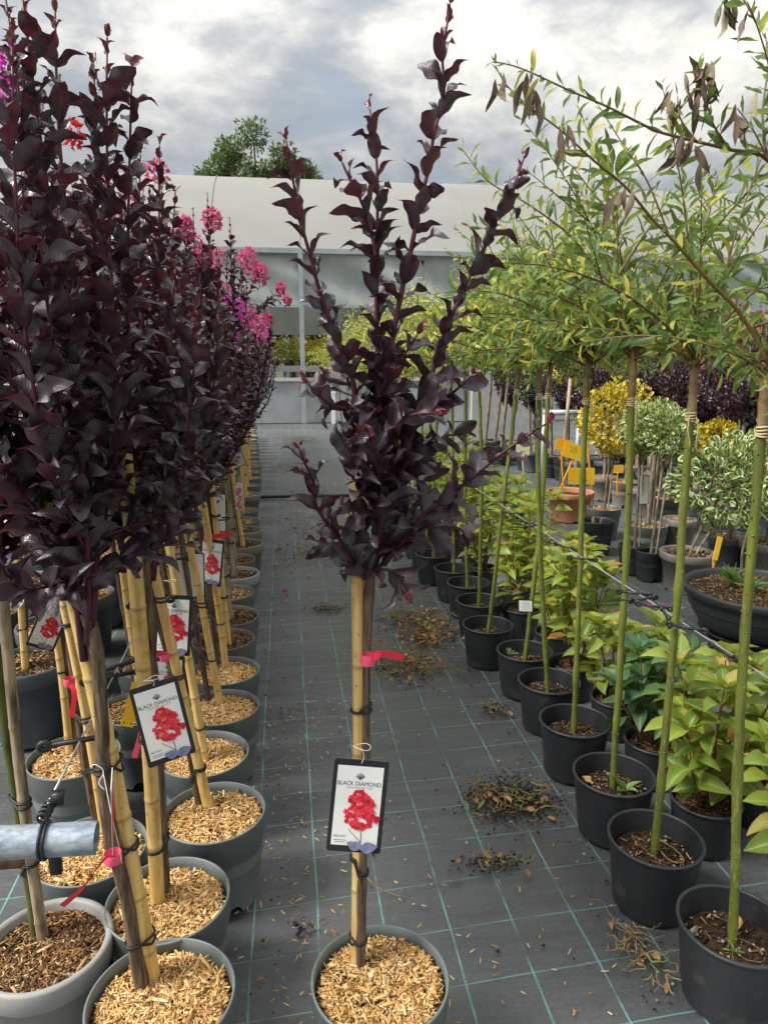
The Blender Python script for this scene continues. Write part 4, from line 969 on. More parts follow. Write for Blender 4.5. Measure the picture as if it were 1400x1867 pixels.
# pink leaflet tags of the grey-caned trees
for k, (x, y, Y, l_) in enumerate([(436, 905, 5.0, 'narrow pink blossom tag on a weathered grey cane'), (400, 1040, 3.6, 'pink blossom tag with white top behind the sixth aisle cane')]):
    o = thing('plant_tag', l_, 'plant tag', at_y(x, y, Y)); o.rotation_euler = (0, .1, -.5)
    b = MB(); rrect(b, .05, .2, .006, -.0006, .0006); link('card', b.mesh('card', m_card_w, False), o)
    b = MB(); r = np.random.default_rng(k)
    for q in range(60):
        cx, cz = r.uniform(-.02, .02), r.uniform(-.09, .055); R_ = r.uniform(.004, .008); th = np.linspace(0, 6.283, 9)[:-1]; c = np.zeros((8, 4)); c[:, 0] = r.uniform(.5, .95)
        b.add(np.stack([cx + R_ * np.cos(th), np.full(8, -.001 - q * 2e-5), cz + R_ * np.sin(th)], -1), [list(range(8))], c)
    link('blossom', b.mesh('blossom', rndmat('printed_pink_blossom', [(0, (.6, .03, .14)), (1, (.8, .12, .28))], .4)), o)
# ------------------------------------------------------------------ willow standards, right of the aisle
def stem_bumps(b, P, rad, r, n, mi=0):
    for k in range(n):
        i = r.integers(1, len(P) - 1); a = r.uniform(0, 6.28)
        add_pebble(b, P[i] + np.array([math.cos(a), math.sin(a), 0]) * rad, .0032, r, mi)
def willow_shoots(r, n, L, spread=.75):
    out = []
    for k in range(n):
        a = k * 2.4 + r.uniform(-.4, .4); el = math.radians(r.uniform(14, 84)); ln = L * r.uniform(.55, 1.1)
        d = np.array([math.cos(a) * math.cos(el), math.sin(a) * math.cos(el), math.sin(el)]); t = np.linspace(0, 1, 9)[:, None]
        P = d * ln * t + np.array([0, 0, -.50 * ln]) * t ** 2.2 * math.cos(el) + np.array([math.cos(a), math.sin(a), 0]) * .10 * t ** 2
        P[:, :2] *= spread * 1.35; P[:, 2] += r.uniform(-.03, .03); out.append(P)
        if r.uniform() < .6:
            i = 4; d2 = nrm(d + r.normal(0, .7, 3)); d2[2] = abs(d2[2]) * .6; q = P[i] + d2 * ln * .5 * t[:7]; out.append(q)
    return out
def willow(label, base_px, head_px, seed, branches=None, indiv=False, leaf=.055, nsh=16, L=.75, mats=(0,), X=None, Y=None, pale=.3, group='willow standards in black pots', step=.016, lo=True, soil=0, spread=.75, Rp=.138):
    r = np.random.default_rng(seed); H = .22
    if X is None:
        q = on_plane(*base_px, H - .065); X, Y = q[0], q[1]; head = at_y(*head_px, Y + .02)
    else: head = np.array([X + r.normal(0, .04), Y + r.normal(0, .04), 1.56 + r.normal(0, .06)])
    cx, cy = (X, Y) if branches is None or True else (X, Y)
    base = np.array([cx, cy, 0.]); o = thing('willow_standard', label, 'potted tree', base, 0, group)
    link('pot', pot_mesh(m_pot_b, Rp, H, 'thin'), o, (0, 0, 0), (0, 0, r.uniform(0, 6)))
    if lo and Y > 4.5: link('soil', soil_mesh(.118, 7, 30), o, (0, 0, H - .07), None, 'stuff')
    else: link('soil', soil_mesh(.118, seed % 4), o, (0, 0, H - .07), (0, 0, seed), 'stuff')
    b0 = np.array([0, 0, H - .09]); hd = head - base
    b = MB(); mid = (b0 + hd) / 2 + r.normal(0, .012, 3) * [1, 1, 0]
    P = trunk_tube(b, [b0, mid, hd - (hd - b0) * .10], .0114, .0102, r, 10, .004, n=34, knots=6)
    if Y < 4: stem_bumps(b, P, .0118, r, 60)
    link('stem', b.mesh('stem', m_wstem), o)
    b = MB(); trunk_tube(b, [hd - (hd - b0) * .105, hd - (hd - b0) * .04, hd], .0115, .0105, r, 9, .002, n=10, knots=3); link('graft', b.mesh('graft', m_graft), o)
    if Y < 5:
        b = MB(); g = hd - (hd - b0) * .10
        for k in range(4): b.tube([g + np.array([0.0122 * math.cos(a), 0.0122 * math.sin(a), .006 * k - .01 + .002 * math.sin(a + k)]) for a in np.linspace(0, 6.28, 12)[:-1]], .0022, 5, closed=True)
        for k in range(2):
            a = r.uniform(-2.6, -.5); p = g + np.array([.014 * math.cos(a), .014 * math.sin(a), 0]); b.tube(smooth_path([p, p + [.008 * math.cos(a), .008 * math.sin(a), -.03], p + [.004, -.004, -.065], p + [.007, -.002, -.09]], 9), .0018, 5)
        link('raffia_tie', b.mesh('raffia_tie', m_raffia), o)
    paths = [p + hd for p in willow_shoots(r, nsh, L, spread)] + ([p - base for p in branches] if branches else [])
    b = MB(); lv = []; big = []
    for k, p in enumerate(paths):
        ln = np.linalg.norm(np.diff(p, axis=0), axis=1).sum()
        b.tube(p, np.linspace(.0016 + .0042 * min(ln, 1.0), .0011, len(p)), 6 if indiv else 4)
        lv.append(sprout(p, step * r.uniform(.9, 1.3), leaf, leaf * .75, (38, 75), opp=False, start=.09 if ln > .3 else .05, r=r, droop=.05))
    cr = link('crown', b.mesh('crown', m_wtwig), o); lv = cat(lv)
    wither = (r.uniform(0, 1, len(lv[0])) < (.0 if not indiv else .0)).astype(float)
    if indiv:
        world = [lv[0], lv[1], lv[2] + base, lv[3], wither]; a_, b_ = clip_leaves(world)
        pal = r.uniform(0, 1, len(a_[0])) < pale
        leaf_objects(cr, base, 'wl', WL_HI, m_willow, [x[~pal] for x in a_], r, young=a_[4][~pal]); leaf_objects(cr, base, 'wly', WL_HI, m_willow_y, [x[pal] for x in a_], r, young=a_[4][pal])
        D, NN, PP, S, wz = b_[0], b_[1], b_[2] - base, b_[3], b_[4]
    else: D, NN, PP, S, wz = lv[0], lv[1], lv[2], lv[3], wither
    if len(D):
        fb = MB(); m2 = (r.uniform(0, 1, len(D)) < pale); Rm = frames(D, NN, S); rn = r.uniform(0, 1, len(D))
        for q, mi in ((~m2, 0), (m2, 1)): fb.leaves(WL_HI if indiv else WL_LO, Rm[q], PP[q], rn[q], mi, young=wz[q])
        link('foliage', fb.mesh('foliage', [m_willow, m_willow_y]), cr, kind='stuff')
    return o, cr, base
def labw(i, ex=''): return f'{ORD[i]} willow standard of the black-pot row, counting towards the greenhouse{ex}'
def bp(pts, Y0, dY): return smooth_path([at_y(x, y, Y0 + dY * k / (len(pts) - 1)) for k, (x, y) in enumerate(pts)], len(pts) * 4)
W1 = [bp([(1398, 660), (1380, 620), (1340, 560), (1300, 520), (1220, 430), (1190, 400), (1140, 340), (1080, 290), (1020, 235), (960, 190), (920, 150), (903, 118)], 1.42, .05),
      bp([(1402, 650), (1440, 520), (1450, 400), (1400, 292), (1330, 272), (1240, 250), (1190, 235), (1110, 195), (1040, 165), (965, 130), (925, 116), (897, 112)], 1.42, -.02),
      bp([(1404, 650), (1450, 480), (1440, 280), (1405, 130), (1378, 40), (1362, 2)], 1.42, -.05),
      bp([(1397, 672), (1360, 640), (1325, 612), (1312, 596)], 1.42, .03), bp([(1330, 272), (1300, 225), (1282, 160), (1275, 115)], 1.42, -.02),
      bp([(1270, 257), (1240, 215), (1235, 175)], 1.40, .04), bp([(1400, 292), (1390, 210), (1400, 120), (1395, 60)], 1.4, .1), bp([(1378, 40), (1350, -6), (1312, -4)], 1.39, .02), bp([(1400, 292), (1375, 240), (1343, 196)], 1.4, .01)]
W2 = [bp([(1272, 650), (1290, 610), (1310, 560), (1325, 490), (1345, 410), (1372, 330), (1395, 270), (1430, 190)], 1.77, .02),
      bp([(1260, 672), (1240, 640), (1205, 600), (1150, 545), (1100, 505), (1050, 475), (985, 450)], 1.77, .08),
      bp([(1280, 640), (1320, 632), (1370, 632), (1410, 640)], 1.77, -.04), bp([(1220, 430), (1180, 330), (1140, 270), (1090, 190)], 1.8, .05),
      bp([(1100, 505), (1040, 430), (960, 370), (890, 330), (842, 270)], 1.85, .1), bp([(1325, 490), (1300, 440), (1290, 380), (1310, 340)], 1.77, .1)]
W3 = [bp([(1154, 642), (1140, 590), (1128, 500), (1125, 400), (1122, 320)], 2.08, -.05), bp([(1162, 642), (1200, 600), (1270, 530), (1345, 455)], 2.08, .1),
      bp([(1125, 400), (1080, 350), (1040, 300), (1000, 280)], 2.08, .05), bp([(1150, 620), (1080, 540), (990, 500), (880, 490)], 2.08, .05), bp([(1128, 500), (1180, 420), (1230, 350), (1300, 320)], 2.08, .1)]
wl1, wc1, wb1 = willow(labw(0, ', stone in its pot'), (1335, 1722), (1397, 660), 601, W1, True, .060, 4, .5, step=.0135, pale=.12, soil=1)
willow(labw(1, ', yellow root on soil'), (1192, 1560), (1268, 655), 602, W2, True, .070, 13, .66, step=.0135, pale=.2)
wl3, wc3, wb3 = willow(labw(2, ', broad-leaved weed in its pot'), (1117, 1440), (1155, 642), 603, W3, True, .076, 20, .74, step=.0135, pale=.25)
willow(labw(3), (1046, 1339), (1072, 655), 604, None, False, .074, 28, .72, pale=.35, step=.0135)
willow(labw(4), (1000, 1264), (981, 655), 605, None, False, .074, 28, .72, pale=.35, step=.0135)
willow(labw(5), (956, 1207), (1004, 662), 606, None, False, .074, 28, .70, pale=.4, step=.0135)
willow(labw(6), (889, 1158), (948, 660), 607, None, False, .074, 28, .68, pale=.5, step=.0135)
willow(labw(7), (873, 1112), (874, 662), 608, None, False, .074, 28, .66, pale=.55, step=.0135)
willow(labw(8), (853, 1078), (848, 660), 609, None, False, .074, 28, .66, pale=.6, step=.0135)
willow(labw(9), (828, 1051), (822, 662), 610, None, False, .074, 28, .66, pale=.6, step=.0135)
wy = on_plane(805, 1024, .15)[1]; k = 10
while wy < 15.5:
    willow(labw(k) if k < 28 else '', None, None, 600 + k + 1, None, False, .078, 24, .74, X=1.07 + rng.normal(0, .02), Y=wy, pale=.85, step=.016)
    wy += .36 if wy < 8 else .62; k += 1
    if k >= 28: break
# rosette of broad young leaves on the third willow
r = np.random.default_rng(5); c0 = at_y(1122, 318, 2.03); n = 16
az = np.arange(n) * 2.4; el = r.uniform(-.1, 1.2, n); D = np.stack([np.cos(az) * np.cos(el), np.sin(az) * np.cos(el), np.sin(el)], -1)
leaf_objects(wc3, wb3, 'wl', WL_HI, m_willow, [D, nrm(np.array([0, 0, 1.]) + D * .2), c0 + D * .005 - np.array([0, 0, .01]) * (np.arange(n)[:, None] / n), r.uniform(.09, .13, n), el], r)
# withered drooping leaves on the near willow's arching shoot
r = np.random.default_rng(6); W = []
for x, y, q in [(960, 140, 5), (985, 150, 6), (1275, 120, 9), (1245, 175, 10), (1250, 260, 10), (1285, 150, 6), (1345, 200, 6), (1316, 4, 6), (910, 130, 4), (1138, 342, 5), (1022, 238, 5)]:
    c = at_y(x, y, 1.41)
    for k in range(q): W.append((nrm(np.array([0, 0, -1.]) + r.normal(0, .3, 3)), nrm(r.normal(0, 1, 3)), c + r.normal(0, .014, 3), r.uniform(.045, .075), 1))
W = [np.array([w[k] for w in W]) for k in range(5)]
fb = MB(); fb.leaves(WL_HI, frames(W[0], W[1], W[3]), W[2] - wb1, r.uniform(0, 1, len(W[0])), young=np.ones(len(W[0]))); link('withered_foliage', fb.mesh('withered_foliage', m_wither), wc1, kind='stuff')

# things lying in the willow pots
c = on_plane(1258, 1710, .165); o = thing('stone', 'flat grey stone leaning inside the first willow pot', 'stone', c)
b = MB(); r = np.random.default_rng(1); V = ICO[0] * np.array([.016, .007, .030]) * (1 + r.normal(0, .1, (14, 1))); b.add(V + [0, 0, .012], ICO[1]); link('body', b.mesh('body', m_stone, False), o, rot=(.2, .15, .2))
def weed(label, c, n, L, seed, T=HY_MID, mat=None, el=(.2, .9), name='weed', cat_='weed', wd=1):
    r = np.random.default_rng(seed); o = thing(name, label, cat_, c); b = MB()
    az = np.arange(n) * 2.4 + r.uniform(0, 6); e = r.uniform(*el, n); D = np.stack([np.cos(az) * np.cos(e), np.sin(az) * np.cos(e), np.sin(e)], -1)
    S = r.uniform(.6, 1.1, n) * L; Rm = frames(D, nrm(np.array([0, 0, 1.]) + .01 * D), S); Rm[:, :, 0] *= wd
    b.leaves(T, Rm, D * .003, r.uniform(0, 1, n)); link('leaf_rosette', b.mesh('leaf_rosette', mat or m_weed), o, kind='stuff')
weed('broad-leaved green weed growing in the third willow pot', on_plane(1138, 1445, .155), 6, .085, 3, el=(.3, 1.2), wd=.8)
weed('small green seedling at the foot of the first willow stem', on_plane(1338, 1742, .155), 8, .03, 4, el=(.2, 1.2), wd=.7)
weed('grassy tuft in the sixth willow pot', on_plane(928, 1196, .155), 10, .05, 5, T=WL_LO, mat=m_grass, el=(.8, 1.4))
weed('grass weeds growing in the black bowl planter among bark', on_plane(1335, 1062, .29), 70, .13, 6, T=WL_LO, mat=m_grass, el=(.5, 1.4), wd=.4)
weed('grassy weed clump by the bowl planter edge', on_plane(1372, 1075, .29), 45, .11, 7, T=WL_LO, mat=m_grass, el=(.4, 1.4), wd=.4)
o = thing('dead_leaf', 'curled brown leaf lying in the third willow pot', 'leaf', on_plane(1080, 1432, .165)); b = MB(); b.add(*CR_HI[2]); link('blade', b.mesh('blade', m_dryleaf), o, rot=(.5, .3, .5)).scale = (.05,) * 3
o = thing('dead_leaf', 'pink brown leaf against the first willow stem', 'leaf', on_plane(1343, 1695, .17)); link('blade', b.mesh('blade', m_dryleaf), o, rot=(.9, .3, -.5)).scale = (.035,) * 3
o = thing('root', 'long looped yellow root on the soil of the second willow pot', 'root', on_plane(1220, 1560, .16)); b = MB()
q0 = on_plane(1220, 1560, .16); b.tube(smooth_path([on_plane(x, y, .168) - q0 for x, y in [(1200, 1548), (1222, 1570), (1246, 1572), (1238, 1556), (1210, 1536), (1202, 1530)]], 20), .0017, 5); link('strand', b.mesh('strand', m_root), o)
# ------------------------------------------------------------------ hydrangeas behind the willow pots
def hydrangea(label, X, Y, seed, h=.5, dark=False, indiv=True, nst=5, leaf=.105, R=.115, spread=.16):
    r = np.random.default_rng(seed); base = np.array([X, Y, 0.]); o = thing('hydrangea', label, 'potted shrub', base, 0, 'hydrangeas in black pots behind the willows')
    link('pot', pot_mesh(m_pot_b, R, .17, 'thin'), o); link('soil', soil_mesh(.1, 7, 30), o, (0, 0, .14), None, 'stuff')
    b = MB(); lv = []
    for k in range(nst):
        a = k * 2 * math.pi / nst + r.uniform(-.4, .4); rho = r.uniform(.4, 1) * spread; hh = h * r.uniform(.7, 1.08); t = np.linspace(0, 1, 8)
        p = np.stack([np.cos(a) * (.015 + rho * t ** .8), np.sin(a) * (.015 + rho * t ** .8), .13 + (hh - .13) * t], -1); p += r.normal(0, .004, p.shape)
        b.tube(p, np.linspace(.0042, .0024, 8), 6)
        lv.append(sprout(p, .052, leaf * 1.0, leaf * .95, (50, 78), True, .22, r, .15, .1))
        tip = p[-1]; n = 6; az = np.arange(n) * 1.05 + a; e = r.uniform(.3, .95, n); D = np.stack([np.cos(az) * np.cos(e), np.sin(az) * np.cos(e), np.sin(e)], -1)
        lv.append([D, nrm(np.array([0, 0, 1.]) + D * .1), np.tile(tip, (n, 1)), r.uniform(.75, 1.15, n) * leaf, np.ones(n) * .5])
    link('stem', b.mesh('stem', m_hstem), o); lv = cat(lv); mat = m_hyd_d if dark else m_hyd
    yg = ((lv[2][:, 2] < h * .5) & (r.uniform(0, 1, len(lv[0])) < .25)).astype(float)
    if indiv: leaf_objects(o, (0, 0, 0), 'hyd' + ('d' if dark else ''), HY_HI, mat, lv, r, young=yg if not dark else None)
    else:
        fb = MB(); fb.leaves(HY_MID, frames(lv[0], lv[1], lv[3]), lv[2], r.uniform(0, 1, len(lv[0])), young=yg); link('foliage', fb.mesh('foliage', mat), o, kind='stuff')
hy = [(1.47, 1.62, .56, 0), (1.36, 1.98, .60, 0), (1.62, 2.10, .50, 0), (1.38, 2.36, .50, 1), (1.40, 2.72, .52, 0), (1.58, 2.62, .42, 1), (1.36, 3.1, .66, 0), (1.42, 3.5, .72, 0), (1.36, 3.9, .78, 0), (1.45, 4.3, .80, 0), (1.36, 4.75, .80, 0), (1.42, 5.2, .82, 0), (1.38, 5.7, .84, 0), (1.45, 6.2, .84, 0), (1.4, 6.8, .84, 0), (1.42, 7.5, .84, 0)]
for k, (x, y, h, dk) in enumerate(hy):
    hydrangea(f'{ORD[k]} hydrangea behind the willow row, counting towards the greenhouse, {"dark green" if dk else "lime green"} leaves', x, y, 700 + k, h, bool(dk), k < 8, 7 if k != 2 else 5, .122 if k < 8 else .125)
# ------------------------------------------------------------------ support wires and clips
def clip_mesh(kind):
    def f():
        b = MB(); b.box((0, 0, 0), (.007, .085, .006))
        for s in (-1, 1): b.tube([np.array([.0, s * .045 + .007 * math.cos(a), .006 * math.sin(a)]) for a in np.linspace(0, 6.28, 11)[:-1]], .0048, 6, closed=True)
        if kind: b.tube(smooth_path([(0, .045, 0), (.025, .075, 0), (.03, .11, 0), (0, .13, 0), (-.012, .10, 0)], 14), .003, 6)
        return b.mesh('clip', m_tie)
    return cached(('clip', kind), f)
def wire(label, a, c, sag=.015):
    a, c = np.asarray(a, float), np.asarray(c, float); o = thing('support_wire', label, 'wire', a); t = np.linspace(0, 1, 30)[:, None]
    b = MB(); b.tube((c - a) * t + np.sin(t * math.pi) * np.array([0, 0, -sag]), .0024, 6); link('strand', b.mesh('strand', m_wire), o)
wz = .9; wa = on_plane(1400, 1240, wz); wx = wa[0]
wire('steel support wire strung along the willow stems', (wx + .03, -2.5, wz), (wx - .03, 12.5, wz + .02))
clips = [(1172, 1105, 1.2), (1158, 1060, 1.0), (1192, 1106, .3), (1212, 1118, -.3), (1252, 1145, .2), (1318, 1190, .1), (1062, 1008, .5), (1028, 988, .4), (972, 945, 1.4), (962, 940, .3), (936, 925, .4), (905, 905, 1.3)]
for k, (x, y, rz) in enumerate(clips):
    q = ray(x, y); t = wx / q[0]; p = CAM + q * t
    o = thing('wire_clip', f'{ORD[k]} black plastic clip on the wire along the willows, counting towards the greenhouse', 'clip', (wx, p[1], wz - .003), rz + (0 if k % 2 else .6), 'black clips on the willow wire'); link('hook', clip_mesh(k in (0, 8)), o)
lz = .75; la = at_y(70, 1500, 1.10); lx = la[0]
wire('steel wire tied to the tube and strung along the crape myrtle canes', (lx, 1.10, la[2]), (lx - .12, 9, la[2] + .02))
lzz = la[2]
for k, (x, y, rz) in enumerate([(122, 1360, -1.35), (228, 1248, -1.2), (212, 1238, -.9), (262, 1130, -1.2), (356, 975, -1.4), (300, 1075, -1.3)]):
    Yk = max(1.15, 1.10 + (1500 - y) * .004) if k < 1 else {1: 1.66, 2: 1.72, 3: 2.2, 4: 3.4, 5: 2.7}[k]
    o = thing('wire_clip', f'{ORD[k]} black plastic clip on the wire among the bamboo canes, counting towards the greenhouse', 'clip', (lx - .015 * (Yk - 1.1), (1.36 if k == 0 else Yk), lzz), rz, 'black clips on the cane wire'); ob = link('hook', clip_mesh(k == 4), o); ob.scale = (1.25, 1.35, 1.3)
# steel tube
ta, tb = at_y(-140, 1545, 1.08), at_y(176, 1528, 1.09)
o = thing('steel_tube', 'weathered galvanised steel tube end with wire knotted round it', 'tube', ta); d = tb - ta; L = np.linalg.norm(d); u = d / L
b = MB(); r_ = .0262; prof = np.array([0, .1, .2, .3, .6, .9, 1.0])
P = np.array([u * L * t for t in prof]); b.tube(P, r_, 24, cap=False); b.tube(P[::-1], r_ - .0035, 24, cap=False)
th = np.linspace(0, 2 * math.pi, 24, endpoint=False); A = nrm(np.cross(u, [0, 0, 1.])); B_ = np.cross(u, A)
Vr = np.concatenate([P[-1] + R_ * (np.cos(th)[:, None] * A + np.sin(th)[:, None] * B_) for R_ in (r_, r_ - .0035)]); i = np.arange(24); b.add(Vr, np.stack([i, (i + 1) % 24, (i + 1) % 24 + 24, i + 24], -1))
link('barrel', b.mesh('barrel', m_galv), o)
b = MB(); ck = u * L * .68
for s in (0, .0065): b.tube([ck + u * s + (r_ + .0025) * (math.cos(a) * A + math.sin(a) * B_) for a in np.linspace(0, 6.28, 25)[:-1]], .0027, 6, closed=True)
kn = ck + np.array([0, .01, r_ + .008])
for s in range(4): b.tube([kn + np.array([.008 * math.cos(a), .012 * s, .008 * math.sin(a)]) for a in np.linspace(0, 6.28, 13)[:-1]], .0028, 6, closed=True)
link('wire_knot', b.mesh('wire_knot', m_tie), o)
b = MB(); b.box(ck + np.array([.012, .012, -r_ - .02]), (.018, .010, .05)); link('clamp', b.mesh('clamp', m_tie), o); link('clamp', MB().box(ck + np.array([.02, .03, r_ + .03]), (.02, .016, .02)).mesh('clamp', m_tie), o)
o = thing('rusty_tube', 'brown rusty rail end below the steel tube', 'rail', at_y(-140, 1580, 1.2)); b = MB(); b.tube([np.zeros(3), at_y(40, 1566, 1.2) - at_y(-140, 1580, 1.2)], .016, 12); link('bar', b.mesh('bar', simple('rusty', (.22, .11, .05), (.10, .05, .025), 30, .7)), o)  # second tube, rusted, shorter and lower than the galvanised one
# white string bow hanging on the first trunk
o = thing('string_loop', 'white string bow knotted on the first aisle trunk', 'string', at_y(183, 1405, 1.30)); c = at_y(183, 1405, 1.30)
b = MB(); b.tube(smooth_path([at_y(x, y, 1.27) - c for x, y in [(166, 1400), (172, 1394), (186, 1402), (188, 1412), (180, 1428), (190, 1440)]], 16), .0009, 5)
b.tube(smooth_path([at_y(x, y, 1.27) - c for x, y in [(188, 1410), (196, 1450), (206, 1500), (216, 1540), (222, 1575)]], 12), .0009, 5); link('cord', b.mesh('cord', m_string), o)
o = thing('plant_tag', 'white tag seen edge-on along the first aisle trunk', 'plant tag', at_y(205, 1480, 1.275)); o.rotation_euler = (math.radians(4), math.radians(-14), math.radians(99)); b = MB(); rrect(b, .06, .17, .005, -.0006, .0006); link('card', b.mesh('card', m_card_w, False), o); b = MB(); b.box((.0, -.001, -.01), (.05, .0005, .12)); link('print', b.mesh('print', m_ribbon), o)
# ------------------------------------------------------------------ topiary corner, far right
def ball(b, c, rx, rz, n, leaf, r, mi=0, tm=EU_T, shell=.45):
    q = nrm(r.normal(0, 1, (n, 3))); lump = 1 + .13 * np.sin(q[:, 0] * 5 + 1) * np.sin(q[:, 1] * 5) + .10 * np.sin(q[:, 2] * 7 + q[:, 0] * 4)
    rad = (r.uniform(shell, 1.04, n) ** .5) * lump; pos = np.asarray(c) + q * rad[:, None] * np.array([rx, rx, rz])
    d = nrm(q * .9 + r.normal(0, .55, (n, 3)) + [0, 0, .25]); nn = nrm(q * .5 + np.array([0, 0, 1.]) + r.normal(0, .5, (n, 3)))
    b.leaves(tm, frames(d, nn, r.uniform(.7, 1.2, n) * leaf), pos, r.uniform(0, 1, n), mi, young=(r.uniform(0, 1, n) < .15).astype(float))
def topiary(label, pot_px, H, R, pot, crown_px, crown_wh, mat, seed, n=900, leaf=.045, stem_r=.012, name='topiary', kind='light', trunk=m_graybark, cane=True, tm=EU_T, group='potted topiaries in the right corner'):
    r = np.random.default_rng(seed); q = on_plane(*pot_px, H); X, Y = q[0], q[1]; base = np.array([X, Y, 0.]); o = thing(name, label, 'potted shrub', base, 0, group)
    link('pot', pot_mesh(pot[0], R, H, pot[1]), o); soil_for(o, R, H, kind, 0, seed)
    c = at_y(*crown_px, Y) - base; dist = float((q - CAM) @ FW); rx, rz = crown_wh[0] / 2 * dist / F_PX, crown_wh[1] / 2 * dist / F_PX
    b = MB(); trunk_tube(b, [(0, 0, H - .06), (c[0] * .5, 0, (H + c[2]) / 2), c], stem_r, stem_r * .8, r, 8); link('trunk', b.mesh('trunk', trunk), o)
    if cane: b = MB(); cane_tube(b, (.03, -.02, H - .06), (c[0] + .02, -.02, c[2] - rz * .6), .008, .008, r=r, seg=8); link('cane', b.mesh('cane', m_oldcane), o)
    b = MB(); ball(b, c, rx, rz, n, leaf, r, tm=tm); link('crown', b.mesh('crown', mat), o, kind='stuff')
    return o
topiary('yellow variegated euonymus standard in slate grey pot', (1101, 925), .28, .155, (m_pot_g, 'band'), (1120, 764), (118, 132), m_eu_y, 801, 2400, .042)
topiary('small white-edged euonymus standard in a slim black pot', (1157, 993), .22, .12, (m_pot_b, 'band'), (1168, 782), (64, 86), m_eu_w, 802, 800, .04, kind='soil')
topiary('round white-edged euonymus standard in a low black pot', (1187, 1003), .22, .115, (m_pot_b, 'band'), (1219, 792), (84, 84), m_eu_w, 803, 1100, .042, kind='soil')
topiary('yellow-edged euonymus ball behind the white-edged bush', (1300, 915), .28, .15, PT, (1305, 800), (74, 66), m_eu_y, 804, 900, .045)
topiary('large loose white-edged euonymus bush in taupe pot', (1254, 1005), .28, .19, PTL, (1322, 880), (170, 150), m_eu_w, 805, 1100, .062, kind='dark')
topiary('pale euonymus bush at the edge behind the bowl planter', (1400, 985), .3, .2, PTL, (1400, 850), (130, 150), m_eu_w, 806, 900, .06, kind='dark')
topiary('thick-trunked euonymus in grey pot with bark chips', (1180, 955), .25, .17, (m_pot_g, 'band'), (1200, 770), (70, 70), m_eu_w, 807, 800, .042, stem_r=.024)
for k, (x, y, pt, l_, md) in enumerate([(1102, 868, PTL, 'taupe pot with dark crape myrtle behind the yellow euonymus', 0), (1140, 877, PT, 'taupe pot with dark crape myrtle beside the yellow euonymus', 1), (1178, 890, PTL, 'taupe pot with dark crape myrtle behind the grey care tag', 2), (1217, 907, (m_pot_s, 'band'), 'slate pot with dark crape myrtle behind the thick-trunked euonymus', 0), (1238, 945, PTL, 'taupe pot with dark crape myrtle behind the white-edged bush', 1), (1330, 975, (m_pot_s, 'lip'), 'slate pot with dark crape myrtle behind the bowl planter', 2)]):
    q = on_plane(x, y, .28); far_crape(q[0], q[1], l_, 'dark crape myrtles in the right corner', pt, 820 + k, dict(KWL[md], height=.9, z0=1.0), top=1.3, cane_mat=m_oldcane, R=.16 if k != 4 else .14, H=.28)
o = thing('pot_of_cuttings', 'empty-looking black pot with cut stubs before the slate pot', 'pot', (2.6, 5.64, 0)); link('pot', pot_mesh(m_pot_b, .148, .28, 'band'), o); link('soil', soil_mesh(.13, 7, 30), o, (0, 0, .22), None, 'stuff')
b = MB()
for k in range(4): a = k * 1.7; b.tube([(.03 * math.cos(a), .03 * math.sin(a), .2), (.05 * math.cos(a), .05 * math.sin(a), .30)], .009, 8)
link('stub', b.mesh('stub', m_graybark), o)
q = on_plane(1383, 1070, .3); o = thing('bowl_planter', 'wide black bowl planter with bark and weeds', 'planter', (q[0], q[1], 0)); link('bowl', pot_mesh(m_pot_s if False else m_pot_b, .42, .30, 'bowl'), o); link('mulch', mulch_mesh(.385, 1800, 'dark', 3), o, (0, 0, .255), None, 'stuff')
b = MB(); trunk_tube(b, [(-.05, .1, .24), (-.06, .1, .5), (-.02, .1, .72)], .008, .004); link('stem', b.mesh('stem', m_graybark), o)
q = on_plane(1040, 895, .3); o = thing('terracotta_pot', 'terracotta pot holding yellow price signs behind the hydrangeas', 'pot', (q[0], q[1], 0)); link('pot', pot_mesh(m_terra, .24, .3, 'lip'), o); link('soil', soil_mesh(.2, 7, 30), o, (0, 0, .25), None, 'stuff')
TQ = q
def sign(label, plate_px, wh, foot_px, Yd, roll, mat=m_yellow, scrib=(), foot_z=.24):
    p = at_y(*plate_px, TQ[1] + Yd); f = at_y(*foot_px, TQ[1] + Yd); dist = float((p - CAM) @ FW); w, h = wh[0] * dist / F_PX, wh[1] * dist / F_PX
    o = thing('price_sign', label, 'sign', f, 0, 'plastic price signs on stakes'); pl = p - f
    b = MB(); rrect(b, w, h, w * .05, -.003, .003); link('plate', b.mesh('plate', mat, False), o, pl, (math.radians(-8), roll, 0))
    R3 = np.array(Matrix.Rotation(roll, 3, 'Y')); bot = pl + R3 @ np.array([0, 0, -h / 2 + .01])
    b = MB(); n = 10
    for k in range(n):
        t0 = k / n; t1 = (k + 1) / n
    P = np.linspace([0, 0, -.1], bot, 12); b.tube(P, np.linspace(.006, .012, 12), 6); link('stake', b.mesh('stake', m_orange if mat is m_yellow else mat), o)
    if scrib:
        b = MB()
        for txt, s, x, z in scrib: add_text(b, txt, s * h, x * w, z * h, -.0045)
        link('lettering', b.mesh('lettering', m_ink_y, False), o, pl, (math.radians(-8), roll, 0))
sign('tilted yellow price sign on a slanting orange stake', (1049, 824), (48, 28), (1010, 900), .0, math.radians(17), scrib=[('25', .5, -.1, .1)])
sign('upright yellow price sign nearest the hydrangea leaves', (1060, 868), (50, 31), (1069, 950), -1.0, math.radians(2), scrib=[('2,-', .5, .1, -.2), ('- - - -', .12, -.2, .38), ('- - -', .14, .25, .22)])
sign('orange price sign partly behind the tilted yellow sign', (1025, 811), (26, 22), (1030, 895), .25, math.radians(12), m_orange)
